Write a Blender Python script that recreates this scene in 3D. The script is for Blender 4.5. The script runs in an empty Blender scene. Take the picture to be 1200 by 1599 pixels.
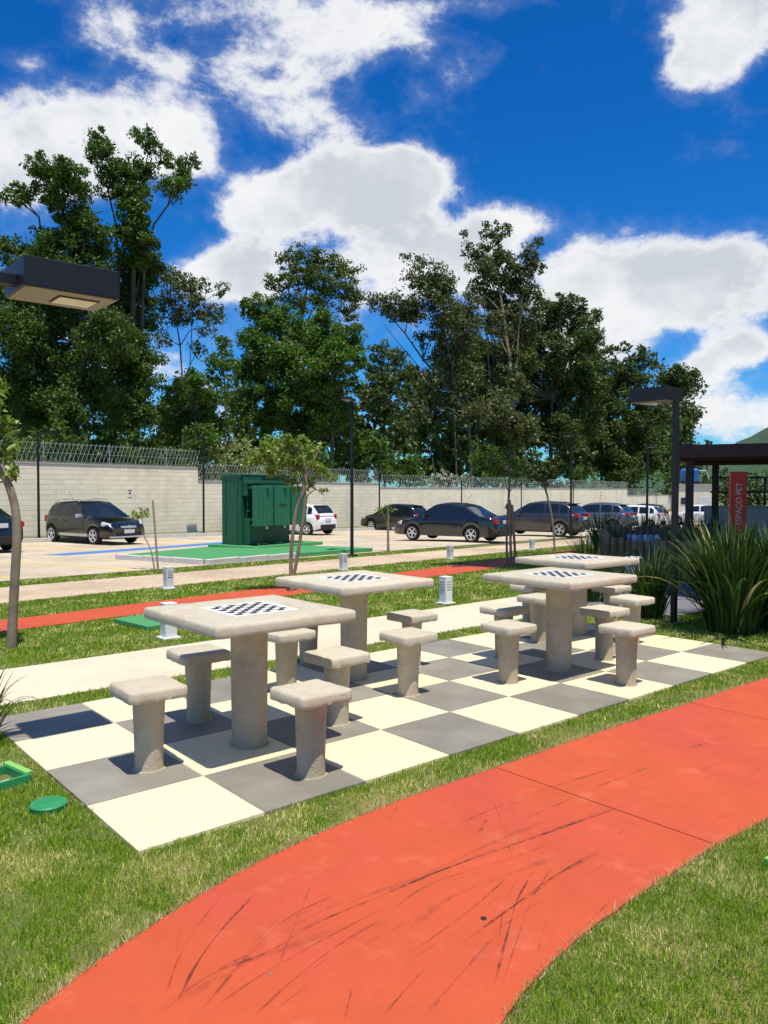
import bpy, bmesh, math, random
import numpy as np

R = math.radians
scene = bpy.context.scene
COL = scene.collection

# ---------------------------------------------------------------- camera
cam_data = bpy.data.cameras.new('camera')
cam_data.sensor_fit = 'HORIZONTAL'
cam_data.sensor_width = 36.0
cam_data.lens = 36.0 * 1214.0 / 1200.0
cam_data.clip_start = 0.05
cam_data.clip_end = 6000
cam = bpy.data.objects.new('camera', cam_data)
COL.objects.link(cam)
CAM = (-1.2612, -3.0407, 1.4926)
cam.location = CAM
cam.rotation_euler = (R(90 - 1.605), R(-0.06), R(-40.279))
scene.camera = cam

# ---------------------------------------------------------------- sky, sun, exposure
SUN_TO = (-0.09, -0.30, 1.0)                      # towards the sun: high, from behind the camera's right
SUN_EL = math.atan2(1.0, math.hypot(SUN_TO[0], SUN_TO[1]))
SUN_AZ = math.atan2(SUN_TO[0], SUN_TO[1])
CLOUDS = [[18.58, 22.23, 9.79, 3.39, 0.95], [26.16, 23.28, 3.11, 2.94, 0.6], [15.78, 19.05, 3.57, 1.86, 0.5], [36.61, 30.38, 7.88, 2.47, 0.85], [32.0, 27.39, 5.52, 2.44, 0.55], [34.28, 24.75, 4.63, 1.49, 0.45], [45.86, 31.47, 5.0, 0.98, 0.5], [63.55, 27.68, 4.53, 2.88, 0.95], [60.78, 25.76, 2.41, 1.55, 0.4], [38.44, 21.15, 6.99, 2.83, 1.15], [31.95, 19.35, 4.15, 2.21, 1.0], [42.17, 21.95, 3.71, 1.95, 0.8], [29.65, 15.08, 5.04, 2.31, 1.0], [41.23, 16.61, 6.05, 2.93, 0.9], [49.11, 18.5, 3.39, 1.95, 1.0], [46.82, 15.65, 4.12, 2.53, 0.7], [56.69, 14.29, 6.23, 3.09, 1.1], [62.92, 13.36, 5.35, 3.0, 1.05], [55.41, 10.96, 5.93, 2.58, 0.85], [64.54, 9.32, 3.41, 1.32, 0.8], [61.97, 8.02, 2.39, 1.27, 0.7], [64.98, 5.32, 4.12, 2.52, 0.85], [60.98, 5.05, 2.43, 1.74, 0.6], [15.5, 26.28, 1.94, 0.73, 0.4], [21.11, 28.7, 3.38, 1.31, 0.45], [25.11, 27.52, 1.75, 1.03, 0.45], [54.0, 24.78, 7.2, 5.91, -0.7], [27.9, 21.12, 1.79, 3.44, -0.2], [24.36, 17.25, 3.96, 1.61, -0.3], [63.26, 19.22, 5.67, 2.24, -0.4]]
world = bpy.data.worlds.new('World')
scene.world = world
world.use_nodes = True


def build_sky():
    nt = world.node_tree
    nt.nodes.clear()
    N = nt.nodes.new
    L = nt.links.new

    def val(x):
        return x

    def m(op, a, b=None, c=None, clamp=False):
        n = N('ShaderNodeMath')
        n.operation = op
        n.use_clamp = clamp
        for i, v in enumerate((a, b, c)):
            if v is None:
                continue
            if isinstance(v, (int, float)):
                n.inputs[i].default_value = v
            else:
                L(v, n.inputs[i])
        return n.outputs[0]

    def ss(x, lo, hi):
        n = N('ShaderNodeMapRange')
        n.interpolation_type = 'SMOOTHSTEP'
        L(x, n.inputs['Value'])
        n.inputs['From Min'].default_value = lo
        n.inputs['From Max'].default_value = hi
        return n.outputs['Result']

    out = N('ShaderNodeOutputWorld')
    bg = N('ShaderNodeBackground')
    bg.inputs['Strength'].default_value = 0.062
    sky = N('ShaderNodeTexSky')
    sky.sky_type = 'NISHITA'
    sky.sun_disc = False
    sky.sun_elevation = SUN_EL
    sky.sun_rotation = SUN_AZ
    sky.altitude = 800
    sky.air_density = 1.0
    sky.dust_density = 0.7
    sky.ozone_density = 3.0
    hs = N('ShaderNodeHueSaturation')
    hs.inputs['Saturation'].default_value = 1.4
    hs.inputs['Value'].default_value = 1.0
    L(sky.outputs[0], hs.inputs['Color'])
    tint = N('ShaderNodeVectorMath')
    tint.operation = 'MULTIPLY'
    L(hs.outputs[0], tint.inputs[0])
    tint.inputs[1].default_value = (0.64, 1.62, 2.2)
    tc = N('ShaderNodeTexCoord')
    sep = N('ShaderNodeSeparateXYZ')
    L(tc.outputs['Generated'], sep.inputs[0])
    az = m('MULTIPLY', m('ARCTAN2', sep.outputs[0], sep.outputs[1]), 57.29578)
    el = m('MULTIPLY', m('ARCSINE', sep.outputs[2]), 57.29578)

    def noise(scale, detail, rough, vec, dist=0.0):
        n = N('ShaderNodeTexNoise')
        n.inputs['Scale'].default_value = scale
        n.inputs['Detail'].default_value = detail
        n.inputs['Roughness'].default_value = rough
        n.inputs['Distortion'].default_value = dist
        L(vec, n.inputs['Vector'])
        return n.outputs['Fac']
    mp = N('ShaderNodeMapping')
    mp.inputs['Scale'].default_value = (1, 1, 1.45)
    L(tc.outputs['Generated'], mp.inputs['Vector'])
    big = noise(3.1, 2, 0.5, mp.outputs[0])
    fine = noise(8.0, 12, 0.66, mp.outputs[0], 0.2)
    tiny = noise(24.0, 10, 0.68, mp.outputs[0], 0.15)
    # wide cover everywhere, then the banks of cloud that stand in this part of the sky
    total = m('MULTIPLY', m('SUBTRACT', big, 0.55), 1.4)
    for a0, e0, ra, re, amp in CLOUDS:
        u = m('DIVIDE', m('SUBTRACT', az, a0), ra)
        v = m('DIVIDE', m('SUBTRACT', el, e0), re)
        d = m('SQRT', m('ADD', m('MULTIPLY', u, u), m('MULTIPLY', v, v)))
        k = ss(d, 1.35, 0.25)
        total = m('ADD', total, m('MULTIPLY', k, amp * 0.85))
    dens = m('ADD', m('ADD', total, m('MULTIPLY', m('SUBTRACT', fine, 0.5), 2.1)), m('MULTIPLY', m('SUBTRACT', tiny, 0.5), 0.75))
    alpha = m('ADD', m('MULTIPLY', ss(dens, 0.04, 0.52), 0.86), m('MULTIPLY', ss(dens, -0.30, 0.40), 0.13))
    tone = noise(6.0, 6, 0.55, mp.outputs[0])
    thick = ss(dens, 0.45, 1.15)
    # sunlit cloud with soft grey where it is thick
    grey = m('MULTIPLY', ss(dens, 0.3, 0.8), ss(tone, 0.36, 0.60))
    cr = N('ShaderNodeMix')
    cr.data_type = 'RGBA'
    L(grey, cr.inputs[0])
    cr.inputs[6].default_value = (14.0, 14.1, 14.3, 1)
    cr.inputs[7].default_value = (9.4, 10.0, 11.0, 1)
    mx = N('ShaderNodeMix')
    mx.data_type = 'RGBA'
    L(alpha, mx.inputs[0])
    L(tint.outputs[0], mx.inputs[6])
    L(cr.outputs[2], mx.inputs[7])
    L(mx.outputs[2], bg.inputs['Color'])
    L(bg.outputs[0], out.inputs[0])


build_sky()
sun_data = bpy.data.lights.new('sun', 'SUN')
sun_data.energy = 5.0
sun_data.angle = R(0.53)
sun_data.color = (1.0, 0.94, 0.82)
sun = bpy.data.objects.new('sun', sun_data)
COL.objects.link(sun)
sun.location = (0, 0, 60)
from mathutils import Vector, Matrix
sun.rotation_euler = Vector(SUN_TO).to_track_quat('Z', 'Y').to_euler()

vs = scene.view_settings
vs.view_transform = 'Standard'
vs.look = 'None'
vs.exposure = 0.08
vs.gamma = 1.0
vs.use_curve_mapping = False
scene.cycles.adaptive_threshold = 0.025
scene.cycles.max_bounces = 5
scene.cycles.diffuse_bounces = 2
scene.cycles.glossy_bounces = 3
scene.cycles.transmission_bounces = 3
scene.cycles.transparent_max_bounces = 6
scene.render.resolution_x = 768
scene.render.resolution_y = 1024

# ---------------------------------------------------------------- terrain frame
AZ = R(75)
A = np.array([math.sin(AZ), math.cos(AZ)])        # along the boundary wall
NN = np.array([-math.cos(AZ), math.sin(AZ)])      # across it, away from the tables


def XY(s, t):
    return float(s * A[0] + t * NN[0]), float(s * A[1] + t * NN[1])


def STc(x, y):
    return x * A[0] + y * A[1], x * NN[0] + y * NN[1]


def sm(v):
    v = np.clip(v, 0, 1)
    return v * v * (3 - 2 * v)


KERB_T = 23.2


def gz(x, y):
    s, t = STc(np.asarray(x, float), np.asarray(y, float))
    z = -0.02 * np.clip(s, 0, 50) * sm((t - 2.8) / 5.2) - 0.12 * sm((t - 11) / 7)
    return z


def gzf(x, y):
    return float(gz(x, y))


# ---------------------------------------------------------------- materials
MATS = {}


def mat(name, base, rough=0.8, var=0.0, vscale=4.0, bump=0.0, bscale=40.0, metal=0.0, spec=0.5,
        island=0.0, color2=None, c2scale=1.5, c2lo=0.45, c2hi=0.65, transl=0.0, tcol=None, emit=0.0, coords='Object', coat=0.0, detail=6,
        color3=None, c3scale=8.0, c3lo=0.6, c3hi=0.8, c3stretch=None, pits=0.0, pscale=150.0, plo=0.64, objrand=0.0):
    """procedural material: base colour with noise variation, optional second colour in patches, bump"""
    mm = bpy.data.materials.new(name)
    mm.use_nodes = True
    nt = mm.node_tree
    N, L = nt.nodes.new, nt.links.new
    bsdf = nt.nodes['Principled BSDF']
    bsdf.inputs['Roughness'].default_value = rough
    bsdf.inputs['Metallic'].default_value = metal
    bsdf.inputs['Specular IOR Level'].default_value = spec
    if coat:
        bsdf.inputs['Coat Weight'].default_value = coat
        bsdf.inputs['Coat Roughness'].default_value = 0.05
    tc = N('ShaderNodeTexCoord')
    vec = tc.outputs[coords]
    if coords == 'World':
        pass
    col = None
    rgb = N('ShaderNodeRGB')
    rgb.outputs[0].default_value = (*base, 1)
    col = rgb.outputs[0]
    if color2 is not None:
        n = N('ShaderNodeTexNoise')
        n.inputs['Scale'].default_value = c2scale
        n.inputs['Detail'].default_value = detail
        n.inputs['Roughness'].default_value = 0.6
        L(vec, n.inputs['Vector'])
        mr = N('ShaderNodeMapRange')
        mr.inputs['From Min'].default_value = c2lo
        mr.inputs['From Max'].default_value = c2hi
        L(n.outputs['Fac'], mr.inputs['Value'])
        mx = N('ShaderNodeMix')
        mx.data_type = 'RGBA'
        L(mr.outputs[0], mx.inputs[0])
        L(col, mx.inputs[6])
        mx.inputs[7].default_value = (*color2, 1)
        col = mx.outputs[2]
    if color3 is not None:
        n = N('ShaderNodeTexNoise')
        n.inputs['Scale'].default_value = c3scale
        n.inputs['Detail'].default_value = 9
        n.inputs['Roughness'].default_value = 0.7
        src = vec
        if c3stretch:
            mpp = N('ShaderNodeMapping')
            mpp.inputs['Scale'].default_value = c3stretch
            L(vec, mpp.inputs['Vector'])
            src = mpp.outputs[0]
        L(src, n.inputs['Vector'])
        mr = N('ShaderNodeMapRange')
        mr.inputs['From Min'].default_value = c3lo
        mr.inputs['From Max'].default_value = c3hi
        L(n.outputs['Fac'], mr.inputs['Value'])
        mx = N('ShaderNodeMix')
        mx.data_type = 'RGBA'
        L(mr.outputs[0], mx.inputs[0])
        L(col, mx.inputs[6])
        mx.inputs[7].default_value = (*color3, 1)
        col = mx.outputs[2]
    if pits:
        n = N('ShaderNodeTexNoise')
        n.inputs['Scale'].default_value = pscale
        n.inputs['Detail'].default_value = 3
        L(vec, n.inputs['Vector'])
        mr = N('ShaderNodeMapRange')
        mr.inputs['From Min'].default_value = plo
        mr.inputs['From Max'].default_value = plo + 0.06
        mr.inputs['To Min'].default_value = 1.0
        mr.inputs['To Max'].default_value = 1.0 - pits
        L(n.outputs['Fac'], mr.inputs['Value'])
        vm = N('ShaderNodeVectorMath')
        vm.operation = 'SCALE'
        L(col, vm.inputs[0])
        L(mr.outputs[0], vm.inputs['Scale'])
        col = vm.outputs[0]
    if objrand:
        oi = N('ShaderNodeObjectInfo')
        mr = N('ShaderNodeMapRange')
        mr.inputs['To Min'].default_value = 1 - objrand
        mr.inputs['To Max'].default_value = 1 + objrand
        L(oi.outputs['Random'], mr.inputs['Value'])
        vm = N('ShaderNodeVectorMath')
        vm.operation = 'SCALE'
        L(col, vm.inputs[0])
        L(mr.outputs[0], vm.inputs['Scale'])
        col = vm.outputs[0]
    if var or island:
        fac = None
        if var:
            n = N('ShaderNodeTexNoise')
            n.inputs['Scale'].default_value = vscale
            n.inputs['Detail'].default_value = 8
            n.inputs['Roughness'].default_value = 0.65
            L(vec, n.inputs['Vector'])
            mr = N('ShaderNodeMapRange')
            mr.inputs['From Min'].default_value = 0.25
            mr.inputs['From Max'].default_value = 0.75
            mr.inputs['To Min'].default_value = 1 - var
            mr.inputs['To Max'].default_value = 1 + var
            L(n.outputs['Fac'], mr.inputs['Value'])
            fac = mr.outputs[0]
        if island:
            g = N('ShaderNodeNewGeometry')
            mr = N('ShaderNodeMapRange')
            mr.inputs['To Min'].default_value = 1 - island
            mr.inputs['To Max'].default_value = 1 + island
            L(g.outputs['Random Per Island'], mr.inputs['Value'])
            if fac is None:
                fac = mr.outputs[0]
            else:
                k = N('ShaderNodeMath')
                k.operation = 'MULTIPLY'
                L(fac, k.inputs[0])
                L(mr.outputs[0], k.inputs[1])
                fac = k.outputs[0]
        vm = N('ShaderNodeVectorMath')
        vm.operation = 'SCALE'
        L(col, vm.inputs[0])
        L(fac, vm.inputs['Scale'])
        col = vm.outputs[0]
    L(col, bsdf.inputs['Base Color'])
    if bump:
        n = N('ShaderNodeTexNoise')
        n.inputs['Scale'].default_value = bscale
        n.inputs['Detail'].default_value = 8
        n.inputs['Roughness'].default_value = 0.65
        L(vec, n.inputs['Vector'])
        b = N('ShaderNodeBump')
        b.inputs['Strength'].default_value = bump
        b.inputs['Distance'].default_value = 0.01
        L(n.outputs['Fac'], b.inputs['Height'])
        L(b.outputs[0], bsdf.inputs['Normal'])
    if transl:
        tr = N('ShaderNodeBsdfTranslucent')
        if tcol is None:
            sc = N('ShaderNodeVectorMath')
            sc.operation = 'MULTIPLY'
            L(col, sc.inputs[0])
            sc.inputs[1].default_value = (1.5, 1.7, 0.6)
            L(sc.outputs[0], tr.inputs['Color'])
        else:
            tr.inputs['Color'].default_value = (*tcol, 1)
        ms = N('ShaderNodeMixShader')
        ms.inputs[0].default_value = transl
        L(bsdf.outputs[0], ms.inputs[1])
        L(tr.outputs[0], ms.inputs[2])
        L(ms.outputs[0], nt.nodes['Material Output'].inputs['Surface'])
    if emit:
        bsdf.inputs['Emission Color'].default_value = (*base, 1)
        bsdf.inputs['Emission Strength'].default_value = emit
    MATS[name] = mm
    return mm


def paver_mat(name, c1, c2, mortar, bw, bh, rot):
    mm = bpy.data.materials.new(name)
    mm.use_nodes = True
    nt = mm.node_tree
    N, L = nt.nodes.new, nt.links.new
    bsdf = nt.nodes['Principled BSDF']
    bsdf.inputs['Roughness'].default_value = 0.9
    tc = N('ShaderNodeTexCoord')
    mp = N('ShaderNodeMapping')
    mp.inputs['Rotation'].default_value = (0, 0, rot)
    L(tc.outputs['Object'], mp.inputs['Vector'])
    br = N('ShaderNodeTexBrick')
    br.inputs['Color1'].default_value = (*c1, 1)
    br.inputs['Color2'].default_value = (*c2, 1)
    br.inputs['Mortar'].default_value = (*mortar, 1)
    br.inputs['Scale'].default_value = 1.0
    br.inputs['Mortar Size'].default_value = 0.006
    br.inputs['Mortar Smooth'].default_value = 0.3
    br.inputs['Bias'].default_value = -0.1
    br.inputs['Brick Width'].default_value = bw
    br.inputs['Row Height'].default_value = bh
    L(mp.outputs[0], br.inputs['Vector'])
    n = N('ShaderNodeTexNoise')
    n.inputs['Scale'].default_value = 0.5
    n.inputs['Detail'].default_value = 7
    L(tc.outputs['Object'], n.inputs['Vector'])
    mr = N('ShaderNodeMapRange')
    mr.inputs['From Min'].default_value = 0.3
    mr.inputs['From Max'].default_value = 0.7
    mr.inputs['To Min'].default_value = 0.78
    mr.inputs['To Max'].default_value = 1.18
    L(n.outputs['Fac'], mr.inputs['Value'])
    vm = N('ShaderNodeVectorMath')
    vm.operation = 'SCALE'
    L(br.outputs['Color'], vm.inputs[0])
    L(mr.outputs[0], vm.inputs['Scale'])
    L(vm.outputs[0], bsdf.inputs['Base Color'])
    b = N('ShaderNodeBump')
    b.inputs['Strength'].default_value = 0.5
    b.inputs['Distance'].default_value = 0.006
    b.invert = True
    L(br.outputs['Fac'], b.inputs['Height'])
    L(b.outputs[0], bsdf.inputs['Normal'])
    MATS[name] = mm


def grass_mat(name, green_a, green_b, straw, world_scale=1.3, lo=0.46, hi=0.66):
    """blade colour: per-blade green, per-blade chance of straw that rises in dry patches"""
    mm = bpy.data.materials.new(name)
    mm.use_nodes = True
    nt = mm.node_tree
    N, L = nt.nodes.new, nt.links.new
    bsdf = nt.nodes['Principled BSDF']
    bsdf.inputs['Roughness'].default_value = 0.55
    bsdf.inputs['Specular IOR Level'].default_value = 0.35
    g = N('ShaderNodeNewGeometry')
    rnd = g.outputs['Random Per Island']
    n = N('ShaderNodeTexNoise')
    n.inputs['Scale'].default_value = world_scale
    n.inputs['Detail'].default_value = 5
    n.inputs['Roughness'].default_value = 0.6
    L(g.outputs['Position'], n.inputs['Vector'])
    mr = N('ShaderNodeMapRange')
    mr.inputs['From Min'].default_value = lo
    mr.inputs['From Max'].default_value = hi
    mr.inputs['To Min'].default_value = 0.03
    mr.inputs['To Max'].default_value = 0.52
    L(n.outputs['Fac'], mr.inputs['Value'])
    mul = N('ShaderNodeMath')
    mul.operation = 'MULTIPLY'
    L(rnd, mul.inputs[0])
    mul.inputs[1].default_value = 7.13
    fr = N('ShaderNodeMath')
    fr.operation = 'FRACT'
    L(mul.outputs[0], fr.inputs[0])
    lt = N('ShaderNodeMath')
    lt.operation = 'LESS_THAN'
    L(fr.outputs[0], lt.inputs[0])
    L(mr.outputs[0], lt.inputs[1])
    ga = N('ShaderNodeMix')
    ga.data_type = 'RGBA'
    L(rnd, ga.inputs[0])
    ga.inputs[6].default_value = (*green_a, 1)
    ga.inputs[7].default_value = (*green_b, 1)
    gs = N('ShaderNodeMix')
    gs.data_type = 'RGBA'
    L(lt.outputs[0], gs.inputs[0])
    L(ga.outputs[2], gs.inputs[6])
    gs.inputs[7].default_value = (*straw, 1)
    L(gs.outputs[2], bsdf.inputs['Base Color'])
    tr = N('ShaderNodeBsdfTranslucent')
    L(gs.outputs[2], tr.inputs['Color'])
    ms = N('ShaderNodeMixShader')
    ms.inputs[0].default_value = 0.3
    L(bsdf.outputs[0], ms.inputs[1])
    L(tr.outputs[0], ms.inputs[2])
    L(ms.outputs[0], nt.nodes['Material Output'].inputs['Surface'])
    MATS[name] = mm


mat('soil', (0.10, 0.085, 0.04), 0.95, var=0.35, vscale=9, bump=0.6, bscale=60, color2=(0.075, 0.10, 0.025), c2scale=2.2)
mat('lawn', (0.10, 0.125, 0.020), 0.95, var=0.3, vscale=14, bump=0.5, bscale=40, color2=(0.23, 0.19, 0.065), c2scale=1.3, c2lo=0.46, c2hi=0.7)
grass_mat('blade', (0.10, 0.235, 0.010), (0.37, 0.53, 0.03), (0.88, 0.77, 0.32), 2.3, 0.47, 0.63)
mat('red_paint', (0.53, 0.080, 0.023), 0.74, var=0.12, vscale=3.5, bump=0.25, bscale=190, color2=(0.49, 0.062, 0.034), c2scale=0.9, c2lo=0.48, c2hi=0.72, color3=(0.60, 0.15, 0.075), c3scale=4.5, c3lo=0.56, c3hi=0.82, pits=0.35, pscale=95, plo=0.69)
mat('cream_tile', (0.78, 0.68, 0.45), 0.62, objrand=0.05, var=0.07, vscale=3.0, bump=0.06, bscale=90, color2=(0.75, 0.625, 0.37), c2scale=2.0, c2lo=0.5, c2hi=0.8, color3=(0.62, 0.53, 0.36), c3scale=7, c3lo=0.62, c3hi=0.85, pits=0.12, pscale=120, plo=0.68)
mat('grey_tile', (0.235, 0.215, 0.175), 0.6, objrand=0.10, var=0.10, vscale=2.5, bump=0.06, bscale=90, color2=(0.30, 0.28, 0.235), c2scale=2.4, c2lo=0.45, c2hi=0.8, color3=(0.40, 0.37, 0.31), c3scale=6, c3lo=0.62, c3hi=0.85)
mat('grout', (0.60, 0.53, 0.40), 0.9, var=0.2, vscale=8)
mat('cream_path', (0.66, 0.585, 0.43), 0.8, var=0.06, vscale=1.6, bump=0.1, bscale=80, color2=(0.58, 0.50, 0.35), c2scale=1.1, c2lo=0.46, c2hi=0.75, color3=(0.50, 0.43, 0.30), c3scale=5, c3lo=0.62, c3hi=0.85, pits=0.15, pscale=60, plo=0.66)
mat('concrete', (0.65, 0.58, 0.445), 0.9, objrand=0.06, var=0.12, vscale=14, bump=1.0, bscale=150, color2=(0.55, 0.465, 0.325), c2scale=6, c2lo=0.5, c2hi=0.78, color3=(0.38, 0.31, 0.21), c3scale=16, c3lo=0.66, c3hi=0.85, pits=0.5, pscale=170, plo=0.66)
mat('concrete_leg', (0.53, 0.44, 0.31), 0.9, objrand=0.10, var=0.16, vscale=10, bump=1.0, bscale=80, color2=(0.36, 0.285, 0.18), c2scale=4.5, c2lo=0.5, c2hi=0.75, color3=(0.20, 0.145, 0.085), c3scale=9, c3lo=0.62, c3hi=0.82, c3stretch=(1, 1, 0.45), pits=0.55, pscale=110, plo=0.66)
mat('print_white', (0.78, 0.78, 0.76), 0.5, var=0.06, vscale=20)
mat('print_black', (0.02, 0.02, 0.022), 0.5, var=0.2, vscale=20)
mat('black_metal', (0.012, 0.013, 0.017), 0.42, var=0.2, vscale=6, spec=0.4)
mat('lamp_under', (0.30, 0.265, 0.225), 0.5, var=0.08, vscale=8)
mat('lamp_lens', (0.80, 0.74, 0.60), 0.3, var=0.04, vscale=30)
mat('steel', (0.45, 0.45, 0.45), 0.35, metal=0.9)
mat('bollard_white', (0.74, 0.75, 0.74), 0.5, var=0.05, vscale=8)
mat('bollard_grey', (0.42, 0.43, 0.47), 0.45, var=0.08, vscale=8)
paver_mat('lot_paver', (0.62, 0.515, 0.365), (0.52, 0.435, 0.31), (0.36, 0.295, 0.21), 0.22, 0.11, R(-15))
paver_mat('walk_paver', (0.60, 0.46, 0.31), (0.50, 0.385, 0.27), (0.36, 0.28, 0.20), 0.22, 0.11, R(-15))
mat('kerb', (0.58, 0.56, 0.52), 0.85, var=0.15, vscale=5, bump=0.3, bscale=40)
mat('asphalt', (0.17, 0.17, 0.185), 0.85, var=0.12, vscale=3, bump=0.3, bscale=90)
mat('block', (0.88, 0.79, 0.61), 0.9, var=0.06, vscale=0.8, bump=0.3, bscale=30, island=0.05, color3=(0.70, 0.615, 0.46), c3scale=1.2, c3lo=0.5, c3hi=0.75, c3stretch=(1, 1, 0.22))
mat('mortar', (0.55, 0.48, 0.37), 0.95, var=0.1, vscale=3)
mat('coping', (0.42, 0.40, 0.36), 0.85, var=0.12, vscale=3)
mat('wire', (0.38, 0.40, 0.38), 0.45, metal=0.2)
mat('green_paint', (0.012, 0.10, 0.052), 0.42, var=0.1, vscale=3, spec=0.45)
mat('green_light', (0.022, 0.15, 0.085), 0.42, var=0.08, vscale=3, spec=0.45)
mat('green_pad', (0.065, 0.29, 0.10), 0.75, var=0.12, vscale=2, bump=0.2, bscale=50)
mat('green_box', (0.03, 0.26, 0.09), 0.45, var=0.1, vscale=12)
mat('green_bright', (0.22, 0.55, 0.12), 0.5, var=0.08, vscale=12)
mat('paint_yellow', (0.72, 0.50, 0.08), 0.8, var=0.15, vscale=6)
mat('paint_blue', (0.06, 0.20, 0.50), 0.8, var=0.15, vscale=6)
mat('paint_white', (0.72, 0.71, 0.68), 0.8, var=0.1, vscale=6)
mat('bark', (0.27, 0.215, 0.15), 0.92, var=0.3, vscale=12, bump=0.8, bscale=40, color2=(0.16, 0.12, 0.08), c2scale=6)
mat('bark_dark', (0.10, 0.085, 0.065), 0.95, var=0.3, vscale=3, bump=0.8, bscale=12)
mat('bark_pale', (0.42, 0.37, 0.30), 0.9, var=0.25, vscale=3, bump=0.5, bscale=12)
mat('stake', (0.33, 0.25, 0.16), 0.9, var=0.25, vscale=10, bump=0.5, bscale=50)
mat('leaf_ivy', (0.066, 0.122, 0.018), 0.5, island=0.45, transl=0.28, spec=0.35)
mat('leaf_gum', (0.10, 0.115, 0.038), 0.5, island=0.4, transl=0.2, spec=0.4)
mat('leaf_dark', (0.068, 0.102, 0.022), 0.5, island=0.45, transl=0.22, spec=0.35)
mat('leaf_bright', (0.082, 0.15, 0.022), 0.5, island=0.4, transl=0.32, spec=0.35)
mat('leaf_feather', (0.075, 0.11, 0.02), 0.55, island=0.35, transl=0.3, spec=0.3)
mat('leaf_pale', (0.27, 0.30, 0.13), 0.6, island=0.45, transl=0.25, spec=0.3)
mat('leaf_white', (0.42, 0.44, 0.34), 0.7, island=0.3, transl=0.2, spec=0.2)
mat('leaf_young', (0.20, 0.27, 0.045), 0.42, island=0.55, transl=0.32, spec=0.45)
mat('leaf_far', (0.06, 0.095, 0.025), 0.6, island=0.35, transl=0.2, spec=0.25)
grass_mat('strap_leaf', (0.020, 0.058, 0.008), (0.06, 0.125, 0.02), (0.42, 0.36, 0.16), 3.0, 0.62, 0.9)
mat('straw', (0.50, 0.43, 0.22), 0.8, island=0.3, transl=0.25)
mat('forest_hill', (0.035, 0.075, 0.032), 0.95, var=0.4, vscale=0.06, bump=1.0, bscale=0.12)
mat('log', (0.24, 0.15, 0.075), 0.9, var=0.3, vscale=8, bump=0.6, bscale=30, color2=(0.36, 0.24, 0.13), c2scale=3)
mat('timber', (0.085, 0.038, 0.028), 0.6, var=0.2, vscale=5, bump=0.3, bscale=30)
mat('totem_red', (0.78, 0.06, 0.02), 0.5, var=0.06, vscale=4)
mat('lettering', (0.78, 0.72, 0.62), 0.6, var=0.03, vscale=4)
mat('wall_plain', (0.50, 0.46, 0.40), 0.9, var=0.08, vscale=2, bump=0.2, bscale=40)
mat('tank_blue', (0.02, 0.16, 0.47), 0.45, var=0.08, vscale=3)
mat('tunnel_blue', (0.10, 0.19, 0.32), 0.5, var=0.1, vscale=4)
mat('tunnel_white', (0.42, 0.45, 0.47), 0.5, var=0.1, vscale=4)
mat('tower_wall', (0.62, 0.58, 0.50), 0.9, var=0.06, vscale=0.5)
mat('glass_dark', (0.03, 0.04, 0.05), 0.06, spec=0.6)
mat('car_glass', (0.012, 0.018, 0.022), 0.04, spec=0.7)
mat('car_black', (0.006, 0.0065, 0.008), 0.22, spec=0.5, coat=1.0)
mat('car_navy', (0.008, 0.011, 0.017), 0.22, spec=0.5, coat=1.0)
mat('car_graphite', (0.055, 0.055, 0.06), 0.3, metal=0.5, coat=1.0)
mat('car_bluegrey', (0.12, 0.145, 0.18), 0.3, metal=0.5, coat=1.0)
mat('car_white', (0.78, 0.78, 0.78), 0.25, coat=1.0)
mat('tyre', (0.012, 0.012, 0.012), 0.85, var=0.2, vscale=20)
mat('rim', (0.72, 0.72, 0.72), 0.35, metal=0.25)
mat('trim_black', (0.014, 0.014, 0.015), 0.6)
mat('trim_silver', (0.62, 0.62, 0.62), 0.35, metal=0.5)
mat('light_red', (0.42, 0.012, 0.012), 0.15, spec=0.6)
mat('light_clear', (0.62, 0.64, 0.66), 0.12, spec=0.7)
mat('plate', (0.6, 0.6, 0.6), 0.5, var=0.3, vscale=60)


# ---------------------------------------------------------------- mesh helpers
def link(o, parent=None):
    COL.objects.link(o)
    if parent is not None:
        o.parent = parent
    return o


def tag(o, label=None, cat=None, group=None, kind=None):
    if label:
        o['label'] = label
    if cat:
        o['category'] = cat
    if group:
        o['group'] = group
    if kind:
        o['kind'] = kind
    return o


def empty(name, loc=(0, 0, 0), rz=0.0, parent=None):
    o = bpy.data.objects.new(name, None)
    o.empty_display_size = 0.2
    o.location = loc
    o.rotation_euler = (0, 0, rz)
    return link(o, parent)


def np_mesh(name, verts, faces_flat, nper):
    """mesh from numpy arrays with constant polygon size"""
    me = bpy.data.meshes.new(name)
    nv = len(verts)
    nf = len(faces_flat) // nper
    me.vertices.add(nv)
    me.vertices.foreach_set('co', np.asarray(verts, np.float32).ravel())
    me.loops.add(len(faces_flat))
    me.loops.foreach_set('vertex_index', np.asarray(faces_flat, np.int32))
    me.polygons.add(nf)
    me.polygons.foreach_set('loop_start', np.arange(nf, dtype=np.int32) * nper)
    me.update(calc_edges=True)
    me.validate()
    return me


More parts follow.
